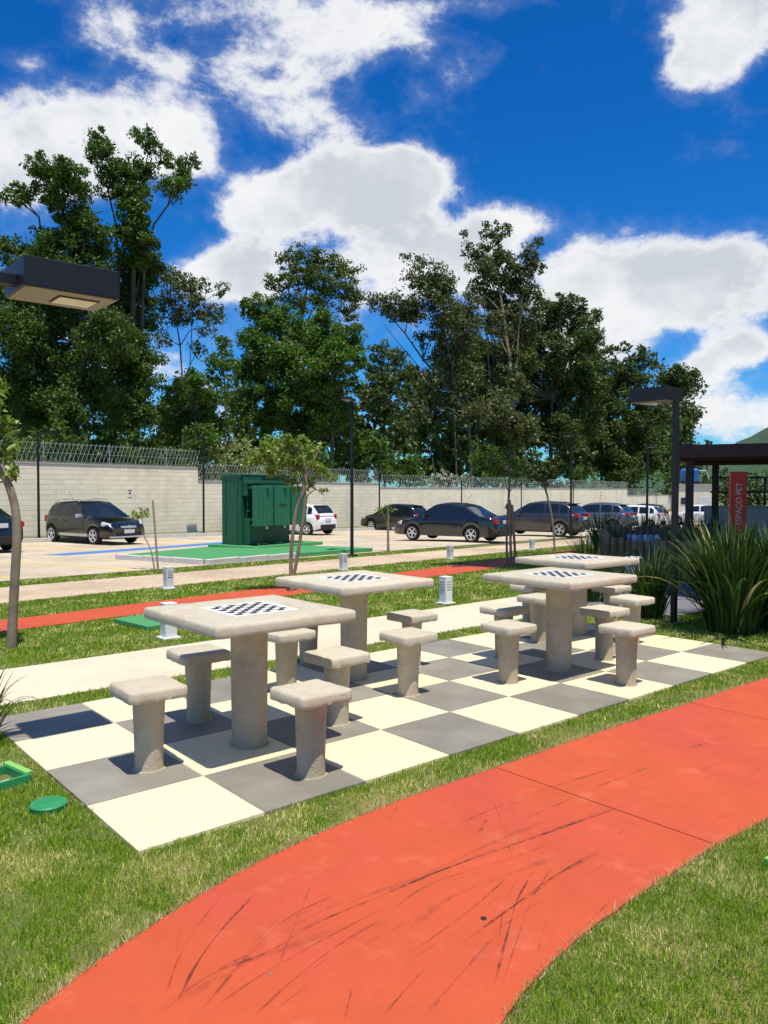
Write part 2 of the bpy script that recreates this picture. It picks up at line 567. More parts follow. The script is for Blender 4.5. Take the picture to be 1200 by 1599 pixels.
class MB:
    """collects shapes; build() links them as one mesh object"""

    def __init__(self):
        self.v = []
        self.f = []

    def add(self, vs_, fs):
        o = len(self.v)
        self.v.extend([tuple(p) for p in vs_])
        self.f.extend([tuple(i + o for i in f) for f in fs])
        return self

    def box(self, c, size, rz=0.0, ch=0.0, rx=0.0, ry=0.0):
        bm = bmesh.new()
        bmesh.ops.create_cube(bm, size=1.0)
        for v in bm.verts:
            v.co = Vector((v.co.x * size[0], v.co.y * size[1], v.co.z * size[2]))
        if ch > 0:
            bmesh.ops.bevel(bm, geom=bm.edges[:], offset=ch, segments=2, profile=0.6, affect='EDGES')
        M = Matrix.Translation(c) @ Matrix.Rotation(rz, 4, 'Z') @ Matrix.Rotation(ry, 4, 'Y') @ Matrix.Rotation(rx, 4, 'X')
        bm.verts.index_update()
        self.add([M @ v.co for v in bm.verts], [[v.index for v in f.verts] for f in bm.faces])
        bm.free()
        return self

    def tube(self, pts, rad, n=8, cap=True):
        pts = [Vector(p) for p in pts]
        if not hasattr(rad, '__len__'):
            rad = [rad] * len(pts)
        rings = []
        up = Vector((0, 0, 1))
        prev = None
        for i, p in enumerate(pts):
            if i == 0:
                d = pts[1] - p
            elif i == len(pts) - 1:
                d = p - pts[i - 1]
            else:
                d = pts[i + 1] - pts[i - 1]
            d.normalize()
            if prev is None:
                ref = up if abs(d.z) < 0.9 else Vector((1, 0, 0))
                u = d.cross(ref).normalized()
            else:
                u = (prev - d * prev.dot(d)).normalized()
            prev = u
            w = d.cross(u)
            rings.append([p + (u * math.cos(2 * math.pi * k / n) + w * math.sin(2 * math.pi * k / n)) * rad[i] for k in range(n)])
        vs_ = [q for r in rings for q in r]
        fs = []
        for i in range(len(pts) - 1):
            for k in range(n):
                a, b = i * n + k, i * n + (k + 1) % n
                fs.append((a, b, b + n, a + n))
        if cap:
            fs.append(tuple(range(n))[::-1])
            fs.append(tuple((len(pts) - 1) * n + k for k in range(n)))
        return self.add(vs_, fs)

    def lathe(self, prof, n=24, c=(0, 0, 0), cap=True, wob=0.0, seed=0):
        rs = random.Random(seed)
        vs_, fs = [], []
        ph = [rs.uniform(0, 6.28) for _ in range(3)]
        for r, z in prof:
            for k in range(n):
                a = 2 * math.pi * k / n
                rr = r * (1 + wob * (math.sin(2 * a + ph[0] + z * 9) + math.sin(3 * a + ph[1] - z * 14)))
                vs_.append((c[0] + rr * math.cos(a), c[1] + rr * math.sin(a), c[2] + z))
        for i in range(len(prof) - 1):
            for k in range(n):
                a, b = i * n + k, i * n + (k + 1) % n
                fs.append((a, b, b + n, a + n))
        if cap:
            fs.append(tuple(range(n))[::-1])
            fs.append(tuple((len(prof) - 1) * n + k for k in range(n)))
        return self.add(vs_, fs)

    def mesh(self, name, m, smooth=None):
        me = bpy.data.meshes.new(name)
        me.from_pydata(self.v, [], self.f)
        me.materials.append(MATS[m])
        if smooth is not None:
            me.polygons.foreach_set('use_smooth', [True] * len(me.polygons))
            me.set_sharp_from_angle(angle=R(smooth))
        me.update()
        return me

    def build(self, name, m, parent=None, smooth=None):
        return link(bpy.data.objects.new(name, self.mesh(name, m, smooth)), parent)


def copy_tree(o, parent=None):
    c = o.copy()
    COL.objects.link(c)
    c.parent = parent
    for ch in list(o.children):
        copy_tree(ch, c)
    return c


def catmull(pts, n):
    P = [np.array(p, float) for p in pts]
    P = [2 * P[0] - P[1]] + P + [2 * P[-1] - P[-2]]
    out = []
    for i in range(1, len(P) - 2):
        for k in range(n):
            t = k / n
            a, b, c, d = P[i - 1], P[i], P[i + 1], P[i + 2]
            out.append(0.5 * ((2 * b) + (-a + c) * t + (2 * a - 5 * b + 4 * c - d) * t * t + (-a + 3 * b - 3 * c + d) * t ** 3))
    out.append(P[-2])
    return np.array(out)


def pip(px, py, poly):
    """vectorised point in polygon"""
    inside = np.zeros(len(px), bool)
    n = len(poly)
    j = n - 1
    for i in range(n):
        xi, yi = poly[i]
        xj, yj = poly[j]
        c = ((yi > py) != (yj > py)) & (px < (xj - xi) * (py - yi) / (yj - yi + 1e-12) + xi)
        inside ^= c
        j = i
    return inside


def strip_sheet(name, left, right, lift, m, parent=None, thick=0.05, across=5, zfun=gzf):
    """a paved sheet between two edge lines (same number of points) that follows the ground"""
    vs_, fs = [], []
    n = len(left)
    for a, b in zip(left, right):
        for k in range(across + 1):
            u = k / across
            x, y = a[0] + (b[0] - a[0]) * u, a[1] + (b[1] - a[1]) * u
            vs_.append((x, y, zfun(x, y) + lift))
    w = across + 1
    for i in range(n - 1):
        for k in range(across):
            a = i * w + k
            fs.append((a, a + 1, a + w + 1, a + w))
    # skirt down the rim
    rim = [k for k in range(w)] + [i * w + across for i in range(1, n)] + [(n - 1) * w + k for k in range(across - 1, -1, -1)] + [i * w for i in range(n - 2, 0, -1)]
    o = len(vs_)
    for r in rim:
        x, y, z = vs_[r]
        vs_.append((x, y, z - thick))
    for k in range(len(rim)):
        k2 = (k + 1) % len(rim)
        fs.append((rim[k2], rim[k], o + k, o + k2))
    # make sure the sheet faces up
    a, b, c = (Vector(vs_[i]) for i in fs[0][:3])
    if (b - a).cross(c - a).z < 0:
        fs = [tuple(reversed(f)) for f in fs]
    mb = MB()
    mb.add(vs_, fs)
    return mb.build(name, m, parent)


def st_strip(name, s0, s1, t0, t1, lift, m, parent=None, ds=2.0, thick=0.05, across=5):
    n = max(2, int(abs(s1 - s0) / ds) + 1)
    ss_ = np.linspace(s0, s1, n)
    return strip_sheet(name, [XY(s, t0) for s in ss_], [XY(s, t1) for s in ss_], lift, m, parent, thick, across)


# ================================================================ SETTING
# ---- ground: one sheet out to the horizon
def build_ground():
    S_ = np.unique(np.concatenate([[-3000, -800, -250, -90, -40, -25], np.arange(-16, 50.1, 2.0), [60, 80, 120, 200, 400, 900, 3000]]))
    T_ = np.unique(np.concatenate([[-3000, -800, -250, -90, -40, -20, -10, -5, -2, 0, 1.5], np.arange(2.8, 8.01, 0.26), np.arange(8.5, 18.6, 0.5),
                                   [20, 23, 26, 30, 40, 70, 120, 250, 600, 1200, 3000]]))
    vs_ = []
    for t in T_:
        for s in S_:
            x, y = XY(s, t)
            vs_.append((x, y, gzf(x, y)))
    w = len(S_)
    fs = [(j * w + i, j * w + i + 1, (j + 1) * w + i + 1, (j + 1) * w + i) for j in range(len(T_) - 1) for i in range(w - 1)]
    mb = MB()
    mb.add(vs_, fs)
    return tag(mb.build('ground', 'lawn'), kind='structure')


build_ground()

# ---- checkered patio of 4 x 10 tiles
TILE = 0.6
patio = tag(empty('patio'), kind='structure')
MB().box((3.0, 1.2, -0.012), (5.99, 2.39, 0.050)).build('grout_bed', 'grout', patio)
tile_me = {}
for key, m in (('c', 'cream_tile'), ('g', 'grey_tile')):
    tile_me[key] = [MB().box((0, 0, 0), (TILE - 0.007, TILE - 0.007, 0.02), ch=0.0025).mesh('tile', m) for _ in range(1)][0]
rt = random.Random(3)
for i in range(10):
    for j in range(4):
        o = bpy.data.objects.new('tile', tile_me['c' if (i + j) % 2 == 0 else 'g'])
        o.location = (0.3 + TILE * i, 0.3 + TILE * j, 0.0065 + rt.uniform(-0.0008, 0.0008))
        o.rotation_euler = (rt.uniform(-0.0012, 0.0012), rt.uniform(-0.0012, 0.0012), rt.choice((0, 1, 2, 3)) * math.pi / 2)
        link(o, patio)

# ---- red path in front
RL = catmull([(-2.9, -3.3), (-2.2, -2.1), (-1.3, -1.2), (-0.62, -0.75), (-0.28, -0.58), (0.33, -0.385), (1.07, -0.29), (1.86, -0.285), (2.77, -0.285), (3.86, -0.31), (5.01, -0.34), (5.9, -0.5), (6.7, -1.1), (7.3, -2.5), (7.5, -5), (7.6, -9)], 10)
RR = catmull([(-1.9, -4.6), (-1.2, -3.2), (-0.5, -2.25), (0.05, -1.80), (0.4, -1.62), (0.82, -1.53), (1.27, -1.5), (1.88, -1.49), (2.4, -1.52), (3.86, -1.56), (4.4, -1.58), (5.0, -1.72), (5.6, -2.2), (5.9, -3.1), (6.1, -5.4), (6.2, -9)], 10)
RED_POLY = np.vstack([RL, RR[::-1]])
red = tag(empty('red_path'), kind='structure')
JOINTS = [0, 70, 90, len(RL) - 1]


def path_slab(i0, i1, name='slab'):
    L_, R_ = RL[i0:i1 + 1].copy(), RR[i0:i1 + 1].copy()
    # 7 mm construction joint at both ends
    for arr in (L_, R_):
        arr[0] = arr[0] + (arr[1] - arr[0]) / np.linalg.norm(arr[1] - arr[0]) * 0.0035
        arr[-1] = arr[-1] + (arr[-2] - arr[-1]) / np.linalg.norm(arr[-2] - arr[-1]) * 0.0035
    # slightly ragged edges where the paint stops at the turf
    rr = random.Random(i0)
    for arr, sg in ((L_, 1), (R_, -1)):
        for k in range(1, len(arr) - 1):
            arr[k][1] += rr.uniform(-0.003, 0.003)
    return strip_sheet(name, L_, R_, 0.010, 'red_paint', red, thick=0.06, across=6, zfun=lambda x, y: 0.0)


for a_, b_ in zip(JOINTS[:-1], JOINTS[1:]):
    path_slab(a_, b_)


# scuff marks left by wheels on the paint
def scuff_material():
    mm = bpy.data.materials.new('rubber_scuff')
    mm.use_nodes = True
    nt = mm.node_tree
    N, L = nt.nodes.new, nt.links.new
    bsdf = nt.nodes['Principled BSDF']
    bsdf.inputs['Base Color'].default_value = (0.035, 0.022, 0.02, 1)
    bsdf.inputs['Roughness'].default_value = 0.8
    tc = N('ShaderNodeTexCoord')
    n = N('ShaderNodeTexNoise')
    n.inputs['Scale'].default_value = 26
    n.inputs['Detail'].default_value = 6
    n.inputs['Roughness'].default_value = 0.7
    L(tc.outputs['Object'], n.inputs['Vector'])
    at = N('ShaderNodeAttribute')
    at.attribute_name = 'wear'
    mr = N('ShaderNodeMapRange')
    mr.inputs['From Min'].default_value = 0.36
    mr.inputs['From Max'].default_value = 0.66
    L(n.outputs['Fac'], mr.inputs['Value'])
    k = N('ShaderNodeMath')
    k.operation = 'MULTIPLY'
    L(mr.outputs[0], k.inputs[0])
    L(at.outputs['Fac'], k.inputs[1])
    tr = N('ShaderNodeBsdfTransparent')
    ms = N('ShaderNodeMixShader')
    L(k.outputs[0], ms.inputs[0])
    L(tr.outputs[0], ms.inputs[1])
    L(bsdf.outputs[0], ms.inputs[2])
    L(ms.outputs[0], nt.nodes['Material Output'].inputs['Surface'])
    MATS['scuff'] = mm


scuff_material()


SCUFF_N = [0]


def scuff(pts, width, strength):
    SCUFF_N[0] += 1
    P = catmull(pts, 10)
    vs_, fs, wear = [], [], []
    n = len(P)
    z = 0.0106 + SCUFF_N[0] * 0.00008
    width *= 0.72
    strength *= 0.9
    for i in range(n):
        d = P[min(i + 1, n - 1)] - P[max(i - 1, 0)]
        d = d / (np.linalg.norm(d) + 1e-9)
        q = np.array([-d[1], d[0]])
        u = i / (n - 1)
        e = min(1, 5 * u, 5 * (1 - u))
        for k, wv in ((-1, 0), (-0.4, 1), (0.4, 1), (1, 0)):
            p = P[i] + q * k * width * (0.5 + 0.3 * math.sin(9 * u))
            vs_.append((p[0], p[1], z))
            wear.append(wv * e * strength)
    for i in range(n - 1):
        for k in range(3):
            a = i * 4 + k
            fs.append((a, a + 4, a + 5, a + 1))
    mb = MB()
    mb.add(vs_, fs)
    o = mb.build('tyre_mark', 'scuff', red)
    at = o.data.attributes.new('wear', 'FLOAT', 'POINT')
    at.data.foreach_set('value', wear)


SCUFF = [([(-0.284, -0.964), (-0.158, -0.836), (-0.002, -0.714), (0.221, -0.574)], 0.012, 1.0), ([(-0.277, -1.063), (-0.047, -0.92), (0.196, -0.805), (0.465, -0.782)], 0.01, 0.6), ([(-0.113, -0.917), (0.054, -0.928), (0.269, -0.893), (0.551, -0.9)], 0.014, 0.8), ([(-0.267, -1.071), (-0.062, -1.022), (0.133, -0.995), (0.495, -0.966)], 0.008, 0.6), ([(-0.161, -1.17), (-0.004, -1.111), (0.222, -1.048), (0.449, -1.02)], 0.012, 0.75), ([(-0.37, -0.984), (-0.18, -0.922), (0.006, -0.91)], 0.03, 0.3), ([(0.038, -1.339), (0.136, -1.249)], 0.008, 0.5), ([(-0.197, -0.76), (-0.087, -0.59)], 0.008, 0.3), ([(-0.009, -1.047), (0.415, -0.647)], 0.008, 0.35), ([(-0.311, -0.981), (-0.128, -0.945), (0.045, -0.943), (0.34, -0.98)], 0.04, 0.22), ([(0.551, -0.9), (0.874, -0.907), (1.31, -0.95), (2.004, -1.02)], 0.014, 1.0), ([(0.455, -1.013), (0.741, -0.955), (1.126, -1.018), (1.368, -1.039)], 0.009, 0.6), ([(0.543, -1.298), (0.841, -1.26), (1.109, -1.222), (1.472, -1.203)], 0.013, 1.0), ([(0.455, -1.521), (0.686, -1.372), (0.9, -1.24), (1.137, -1.131)], 0.011, 0.95), ([(0.128, -1.399), (0.387, -1.31)], 0.008, 0.7), ([(0.213, -1.479), (0.404, -1.418), (0.716, -1.325)], 0.014, 0.45), ([(1.117, -0.664), (1.456, -0.641), (1.825, -0.651), (2.542, -0.724)], 0.01, 0.65), ([(0.678, -1.504), (0.909, -1.372)], 0.006, 0.35), ([(0.361, -1.234), (0.674, -1.186), (1.026, -1.103)], 0.01, 0.55), ([(1.994, -0.795), (2.515, -0.818)], 0.008, 0.9), ([(0.739, -1.533), (1.174, -1.459)], 0.007, 0.5), ([(1.121, -1.031), (1.327, -0.801), (1.529, -0.556)], 0.005, 0.7), ([(2.916, -0.802), (3.353, -0.832)], 0.009, 0.8), ([(1.438, -0.809), (1.822, -0.805)], 0.007, 0.8), ([(0.973, -0.435), (1.121, -0.332)], 0.008, 0.7), ([(2.634, -1.025), (2.852, -1.021)], 0.007, 0.6), ([(2.736, -1.231), (2.95, -1.201)], 0.007, 0.5), ([(0.423, -1.149), (0.706, -1.075), (1.064, -1.103), (1.305, -1.135)], 0.035, 0.25), ([(0.442, -0.85), (0.719, -0.89), (1.09, -0.878), (1.636, -0.888)], 0.03, 0.25), ([(1.2, -0.776), (1.336, -0.7)], 0.02, 0.5), ([(1.639, -1.17), (1.796, -1.158)], 0.006, 0.6), ([(1.997, -1.372), (2.533, -1.385)], 0.006, 0.4), ([(0.959, -0.729), (1.157, -0.76)], 0.006, 0.5)]

rsc = random.Random(8)
for p_, w_, k_ in SCUFF:
    scuff(p_, w_, k_)
    if k_ >= 0.55 and len(p_) > 2:                # twin and stray traces beside the stronger marks
        for q in range(2):
            ox_, oy_ = rsc.uniform(-0.12, 0.12), rsc.uniform(-0.07, 0.07)
            j0 = rsc.choice((0, 1))
            scuff([(x + ox_ * (0.4 + 0.3 * i), y + oy_ * (0.4 + 0.3 * i)) for i, (x, y) in enumerate(p_[j0:])], w_ * rsc.uniform(0.4, 0.8), k_ * rsc.uniform(0.3, 0.65))
# drain hole plug in the path
MB().lathe([(0.011, 0.0), (0.011, 0.002), (0.008, 0.003)], 14, (0.716, -1.243, 0.0102)).build('drain_plug', 'print_black', red)
rs_ = random.Random(17)
for k in range(7):
    x, y = rs_.uniform(-0.1, 3.2), rs_.uniform(-1.3, -0.6)
    MB().lathe([(0.006, 0.0), (0.004, 0.003)], 8, (x, y, 0.0102)).build('spot', 'bark', red)

# ---- cream path behind the patio, grey apron by the planting
CP = [(-9, 2.72), (-4, 2.72), (0, 2.72), (3.5, 2.74), (6.1, 2.74), (7.2, 2.72)]
CF = [(-9, 3.85), (-4, 3.85), (0, 3.86), (3.5, 3.9), (6.1, 3.98), (7.2, 4.02)]
cream = tag(empty('cream_path'), kind='structure')
cl_, cf_ = catmull(CP, 6), catmull(CF, 6)
cuts = list(range(0, len(cl_), 5)) + [len(cl_) - 1]
cuts = sorted(set(cuts))
for a_, b_ in zip(cuts[:-1], cuts[1:]):
    l2, r2 = cl_[a_:b_ + 1].copy(), cf_[a_:b_ + 1].copy()
    l2[0][0] += 0.004
    r2[0][0] += 0.004
    strip_sheet('slab', l2, r2, 0.010, 'cream_path', cream)
CREAM_POLY = np.vstack([cl_, cf_[::-1]])
apron = [(7.215, 0.75), (7.215, 2.0), (7.215, 2.72), (7.215, 4.02)]
AP_L = [(7.215, 1.72), (9, 1.6), (12, 1.5), (15, 1.4)]
AP_R = [(7.215, 4.02), (9, 4.0), (10.2, 3.4), (15, 3.2)]
strip_sheet('grey_walkway', AP_L, AP_R, 0.014, 'asphalt')
tag(bpy.data.objects['grey_walkway'], kind='structure')
APRON_POLY = np.vstack([AP_L, AP_R[::-1]])

# ---- red path behind
BN = catmull([(-6, 5.2), (-2, 5.5), (0.94, 5.86), (2.57, 6.12), (5.79, 6.54), (8.36, 6.85), (10.2, 7.15), (13, 7.7), (17, 8.6), (24, 10.6)], 6)
BF = catmull([(-6, 6.2), (-2, 6.4), (1.15, 6.73), (3.01, 7.18), (5.92, 7.85), (9.08, 8.43), (11, 8.9), (13.6, 9.5), (17, 10.3), (24, 12.2)], 6)
strip_sheet('back_red_path', BN, BF, 0.014, 'red_paint')
tag(bpy.data.objects['back_red_path'], kind='structure')
BACK_POLY = np.vstack([BN, BF[::-1]])

# ---- paved walk, parking lot
tag(st_strip('paved_walk', -14, 60, 7.75, 9.55, 0.016, 'walk_paver', ds=2.0, across=6), kind='structure')
lot = tag(st_strip('parking_lot', -20, 110, 10.45, KERB_T, 0.022, 'lot_paver', ds=2.0, across=24), kind='structure')


def kerb_run(parent, s0, s1, t, h, w=0.14, step=1.0, m='kerb'):
    """row of kerb stones along s"""
    n = int((s1 - s0) / step)
    for i in range(n):
        a, b = s0 + i * step, s0 + (i + 1) * step - 0.012
        xa, ya = XY(a, t)
        xb, yb = XY(b, t)
        za, zb = gzf(xa, ya), gzf(xb, yb)
        mx, my = XY((a + b) / 2, t)
        ang = math.atan2(yb - ya, xb - xa)
        sl = math.atan2(zb - za, b - a)
        o = bpy.data.objects.new('kerb_stone', kerb_me)
        o.location = (mx, my, (za + zb) / 2 + h / 2 - 0.03)
        o.rotation_euler = (0, -sl, ang)
        link(o, parent)


kerb_me = MB().box((0, 0, 0), (0.988, 0.14, 0.20), ch=0.012).mesh('kerb_stone', 'kerb')
verge = tag(empty('verge'), kind='structure')
st_strip('turf', -20, 110, KERB_T + 0.07, 25.42, 0.11, 'lawn', verge)
kerb_run(verge, -6, 62, KERB_T, 0.20)

# painted bay lines
marks = tag(empty('bay_markings'), kind='structure')


def bay_line(s0, t0, s1, t1, w, m, name):
    a, b = np.array(XY(s0, t0)), np.array(XY(s1, t1))
    d = (b - a) / np.linalg.norm(b - a)
    q = np.array([-d[1], d[0]]) * w / 2
    n = max(2, int(np.linalg.norm(b - a) / 0.5) + 1)
    P = [a + (b - a) * i / (n - 1) for i in range(n)]
    strip_sheet(name, [p + q for p in P], [p - q for p in P], 0.0265, m, marks, thick=0.004, across=1)


for s in (3.2, 5.6, 8.0):
    bay_line(s, 10.6, s, 15.4, 0.11, 'paint_yellow', 'bay_line')
for s in (18.6, 21.0, 28.6, 34.2, 38.4, 43.6):
    bay_line(s, 10.6, s, 15.4, 0.11, 'paint_white', 'bay_line')
for s in (8.4, 12.3, 17.2, 20, 22.6, 24.9, 29.2, 31.8):
    bay_line(s, 18.2, s, 23.0, 0.11, 'paint_yellow', 'bay_line')
bay_line(10.3, 16.9, 19.5, 18.9, 0.75, 'paint_blue', 'blue_band')
bay_line(19.5, 18.9, 19.5, 22.8, 0.12, 'paint_blue', 'blue_line')

# ---- green painted island under the transformer
isl = tag(empty('transformer_island'), kind='structure')
PS0, PS1, PT0, PT1 = 9.85, 18.0, 10.62, 15.6


def flat_island(name, s0, s1, t0, t1, top, m, parent):
    """raised slab whose top follows the slope a little above the paving"""
    return st_strip(name, s0, s1, t0, t1, top, m, parent, ds=1.0, thick=0.16, across=6)


_ps = np.linspace(PS0 + 0.15, 16.5, 9)
strip_sheet('pad', [XY(s, PT0) for s in _ps], [XY(s, min(15.6, 13.75 + (s - 10.0) * 0.37)) for s in _ps], 0.125, 'green_pad', isl, thick=0.16, across=6)
for k in range(3):
    t = PT0 + 0.5 + k * 1.0
    x, y = XY(PS0 + 0.075, t)
    o = bpy.data.objects.new('kerb_stone', kerb_me)
    o.location = (x, y, gzf(x, y) + 0.045)
    o.rotation_euler = (0, 0, math.atan2(NN[1], NN[0]))
    link(o, isl)
for k in range(3):
    s = PS0 + 0.65 + k * 1.0
    x, y = XY(s, PT0 - 0.075)
    o = bpy.data.objects.new('kerb_stone', kerb_me)
    o.location = (x, y, gzf(x, y) + 0.045)
    o.rotation_euler = (0, 0, math.atan2(A[1], A[0]))
    link(o, isl)

# ---- far hill on the right
def build_hill():
    rs = random.Random(9)
    vs_, fs = [], []
    nu, nv = 90, 22
    ph = [rs.uniform(0, 6.28) for _ in range(8)]
    for j in range(nv):
        v = j / (nv - 1)
        for i in range(nu):
            u = i / (nu - 1)
            azd = 52 + u * 75                         # azimuth in degrees
            ridge = 250 * math.exp(-((azd - 84) / 17.0) ** 2) + 60 * math.exp(-((azd - 112) / 14) ** 2)
            ridge *= 1 + 0.07 * math.sin(azd * 0.9 + ph[0]) + 0.04 * math.sin(azd * 2.3 + ph[1]) + 0.02 * math.sin(azd * 5.1 + ph[2])
            d = 900 + 520 * v
            h = ridge * (math.sin(math.pi * min(1, v * 1.0)) ** 0.8) + 3 * math.sin(azd * 3.1 + 9 * v + ph[3]) + rs.uniform(-2, 2)
            if j in (0, nv - 1):
                h = -6
            vs_.append((CAM[0] + d * math.sin(R(azd)), CAM[1] + d * math.cos(R(azd)), h))
    for j in range(nv - 1):
        for i in range(nu - 1):
            a = j * nu + i
            fs.append((a, a + 1, a + nu + 1, a + nu))
    mb = MB()
    mb.add(vs_, fs)
    tag(mb.build('hill', 'forest_hill', smooth=180), kind='structure')


build_hill()

# ================================================================ BOUNDARY WALL
WALL_T = 25.5
SEGS = [(-12.0, 23.15, 2.50), (23.15, 38.15, 1.88), (38.15, 88.0, 1.63), (88.0, 128.0, 0.86)]


def xyz(s, t, z):
    x, y = XY(s, t)
    return (x, y, z)


def build_wall():
    root = empty('boundary_wall', xyz(0, WALL_T, 0))
    tag(root, 'long beige concrete block wall stepping down behind the parked cars', 'wall')
    root.location = (0, 0, 0)
    wang = math.atan2(A[1], A[0])
    for (s0, s1, top) in SEGS:
        zb = gzf(*XY(s1, WALL_T)) - 0.3
        # mortar core
        mb = MB()
        c = XY((s0 + s1) / 2, WALL_T + 0.1)
        mb.box((c[0], c[1], (top + zb) / 2), (s1 - s0, 0.176, top - zb), rz=wang)
        mb.build('mortar_core', 'mortar', root)
        # blocks, laid in running bond, faces proud of the joints
        vs_, fs = [], []
        bl, bh, g, cb = 0.40, 0.20, 0.012, 0.003
        gv = 0.003
        rows = int((top - zb) / bh)
        rr = random.Random(int(s0 * 10))
        for r in range(rows):
            z1 = top - 0.0 - r * bh - g / 2
            z0 = z1 - bh + g
            off = 0.2 if r % 2 else 0.0
            n = int((s1 - s0) / bl)
            for i in range(-1, n + 1):
                a = max(s0, s0 + i * bl + off + gv / 2)
                b = min(s1, s0 + (i + 1) * bl + off - gv / 2)
                if b - a < 0.05:
                    continue
                pr = rr.uniform(-0.0015, 0.0015)
                tf, tb = WALL_T - 0.001 + pr, WALL_T + 0.0135
                o = len(vs_)
                for (aa, bb, za, zz, t) in ((a + 0.001, b - 0.001, z0 + cb, z1 - cb, tf), (a, b, z0, z1, tf + cb), (a, b, z0, z1, tb)):
                    vs_ += [xyz(aa, t, za), xyz(bb, t, za), xyz(bb, t, zz), xyz(aa, t, zz)]
                fs.append((o, o + 1, o + 2, o + 3))
                for q in (0, 4):
                    for k in range(4):
                        k2 = (k + 1) % 4
                        fs.append((o + q + k2, o + q + k, o + q + 4 + k, o + q + 4 + k2))
        me = bpy.data.meshes.new('block_courses')
        me.from_pydata(vs_, [], fs)
        me.materials.append(MATS['block'])
        tag(link(bpy.data.objects.new('block_courses', me), root), kind='stuff')
        mb = MB()
        c = XY((s0 + s1) / 2, WALL_T + 0.1)
        mb.box((c[0], c[1], top + 0.03), (s1 - s0 - 0.004, 0.26, 0.06), rz=wang, ch=0.008)
        mb.build('coping', 'coping', root)
    return root


build_wall()


def build_fence():
    """razor wire netting on the wall: crossed strands between posts"""
    labels = ['grey crossed wire netting on the tallest left stretch of the block wall',
              'grey crossed wire netting behind the transformer and the two stemmed tree',
              'grey wire netting on the long lower stretch of wall behind the sedan',
              'grey wire netting on the lowest wall stretch at the far right']
    for (s0, s1, top), lab in zip(SEGS, labels):
        root = empty('wire_fence', (0, 0, 0))
        tag(root, lab, 'fence', 'wire fences on top of the block wall')
        h = 0.84
        step = 0.20 if s0 < 38 else 0.30
        rad = 0.0085 if s0 < 30 else 0.010
        mb = MB()
        s = s0
        rr = random.Random(int(s0))
        lean = 0.30
        while s < min(s1, 100):
            j = rr.uniform(-0.025, 0.025)
            mb.tube([xyz(s + j, WALL_T + 0.08, top + 0.05), xyz(s + lean + j, WALL_T + 0.03, top + 0.05 + h)], rad, 4, cap=False)
            mb.tube([xyz(s + lean + 0.07 - j, WALL_T + 0.10, top + 0.05), xyz(s + 0.07 + j, WALL_T + 0.13, top + 0.05 + h * 0.97)], rad * 0.72, 4, cap=False)
            s += step
        tag(mb.build('strands', 'wire', root), kind='stuff')
        mb = MB()
        e = min(s1, 100)
        for zz in (0.1, 0.46, 0.82):
            mb.tube([xyz(s0 + 0.05, WALL_T + 0.09, top + zz), xyz(e - 0.05, WALL_T + 0.09, top + zz)], 0.006, 4)
        mb.build('line_wires', 'wire', root)
        s = s0 + 0.4
        pm = MB().tube([(0, 0, 0), (0, 0, 0.9)], 0.018, 6).mesh('post', 'wire')
        while s < e:
            o = bpy.data.objects.new('post', pm)
            o.location = xyz(s, WALL_T + 0.13, top + 0.03)
            link(o, root)
            s += 3.0


build_fence()

# warning plate on the wall
pl = empty('warning_sign', xyz(19.3, WALL_T - 0.006, 1.35))
pl.rotation_euler = (0, 0, math.atan2(A[1], A[0]))
tag(pl, 'small white warning plate fixed to the block wall left of transformer', 'sign')
MB().box((0, -0.006, 0), (0.22, 0.008, 0.32)).build('plate', 'bollard_white', pl)
MB().box((0, -0.0115, 0.125), (0.20, 0.003, 0.05)).build('header_band', 'light_red', pl)
MB().lathe([(0.055, 0), (0.055, 0.003)], 18).build('pictogram', 'light_red', pl)
bpy.data.objects['pictogram'].rotation_euler = (R(90), 0, 0)
bpy.data.objects['pictogram'].location = (0, -0.0105, 0.0)

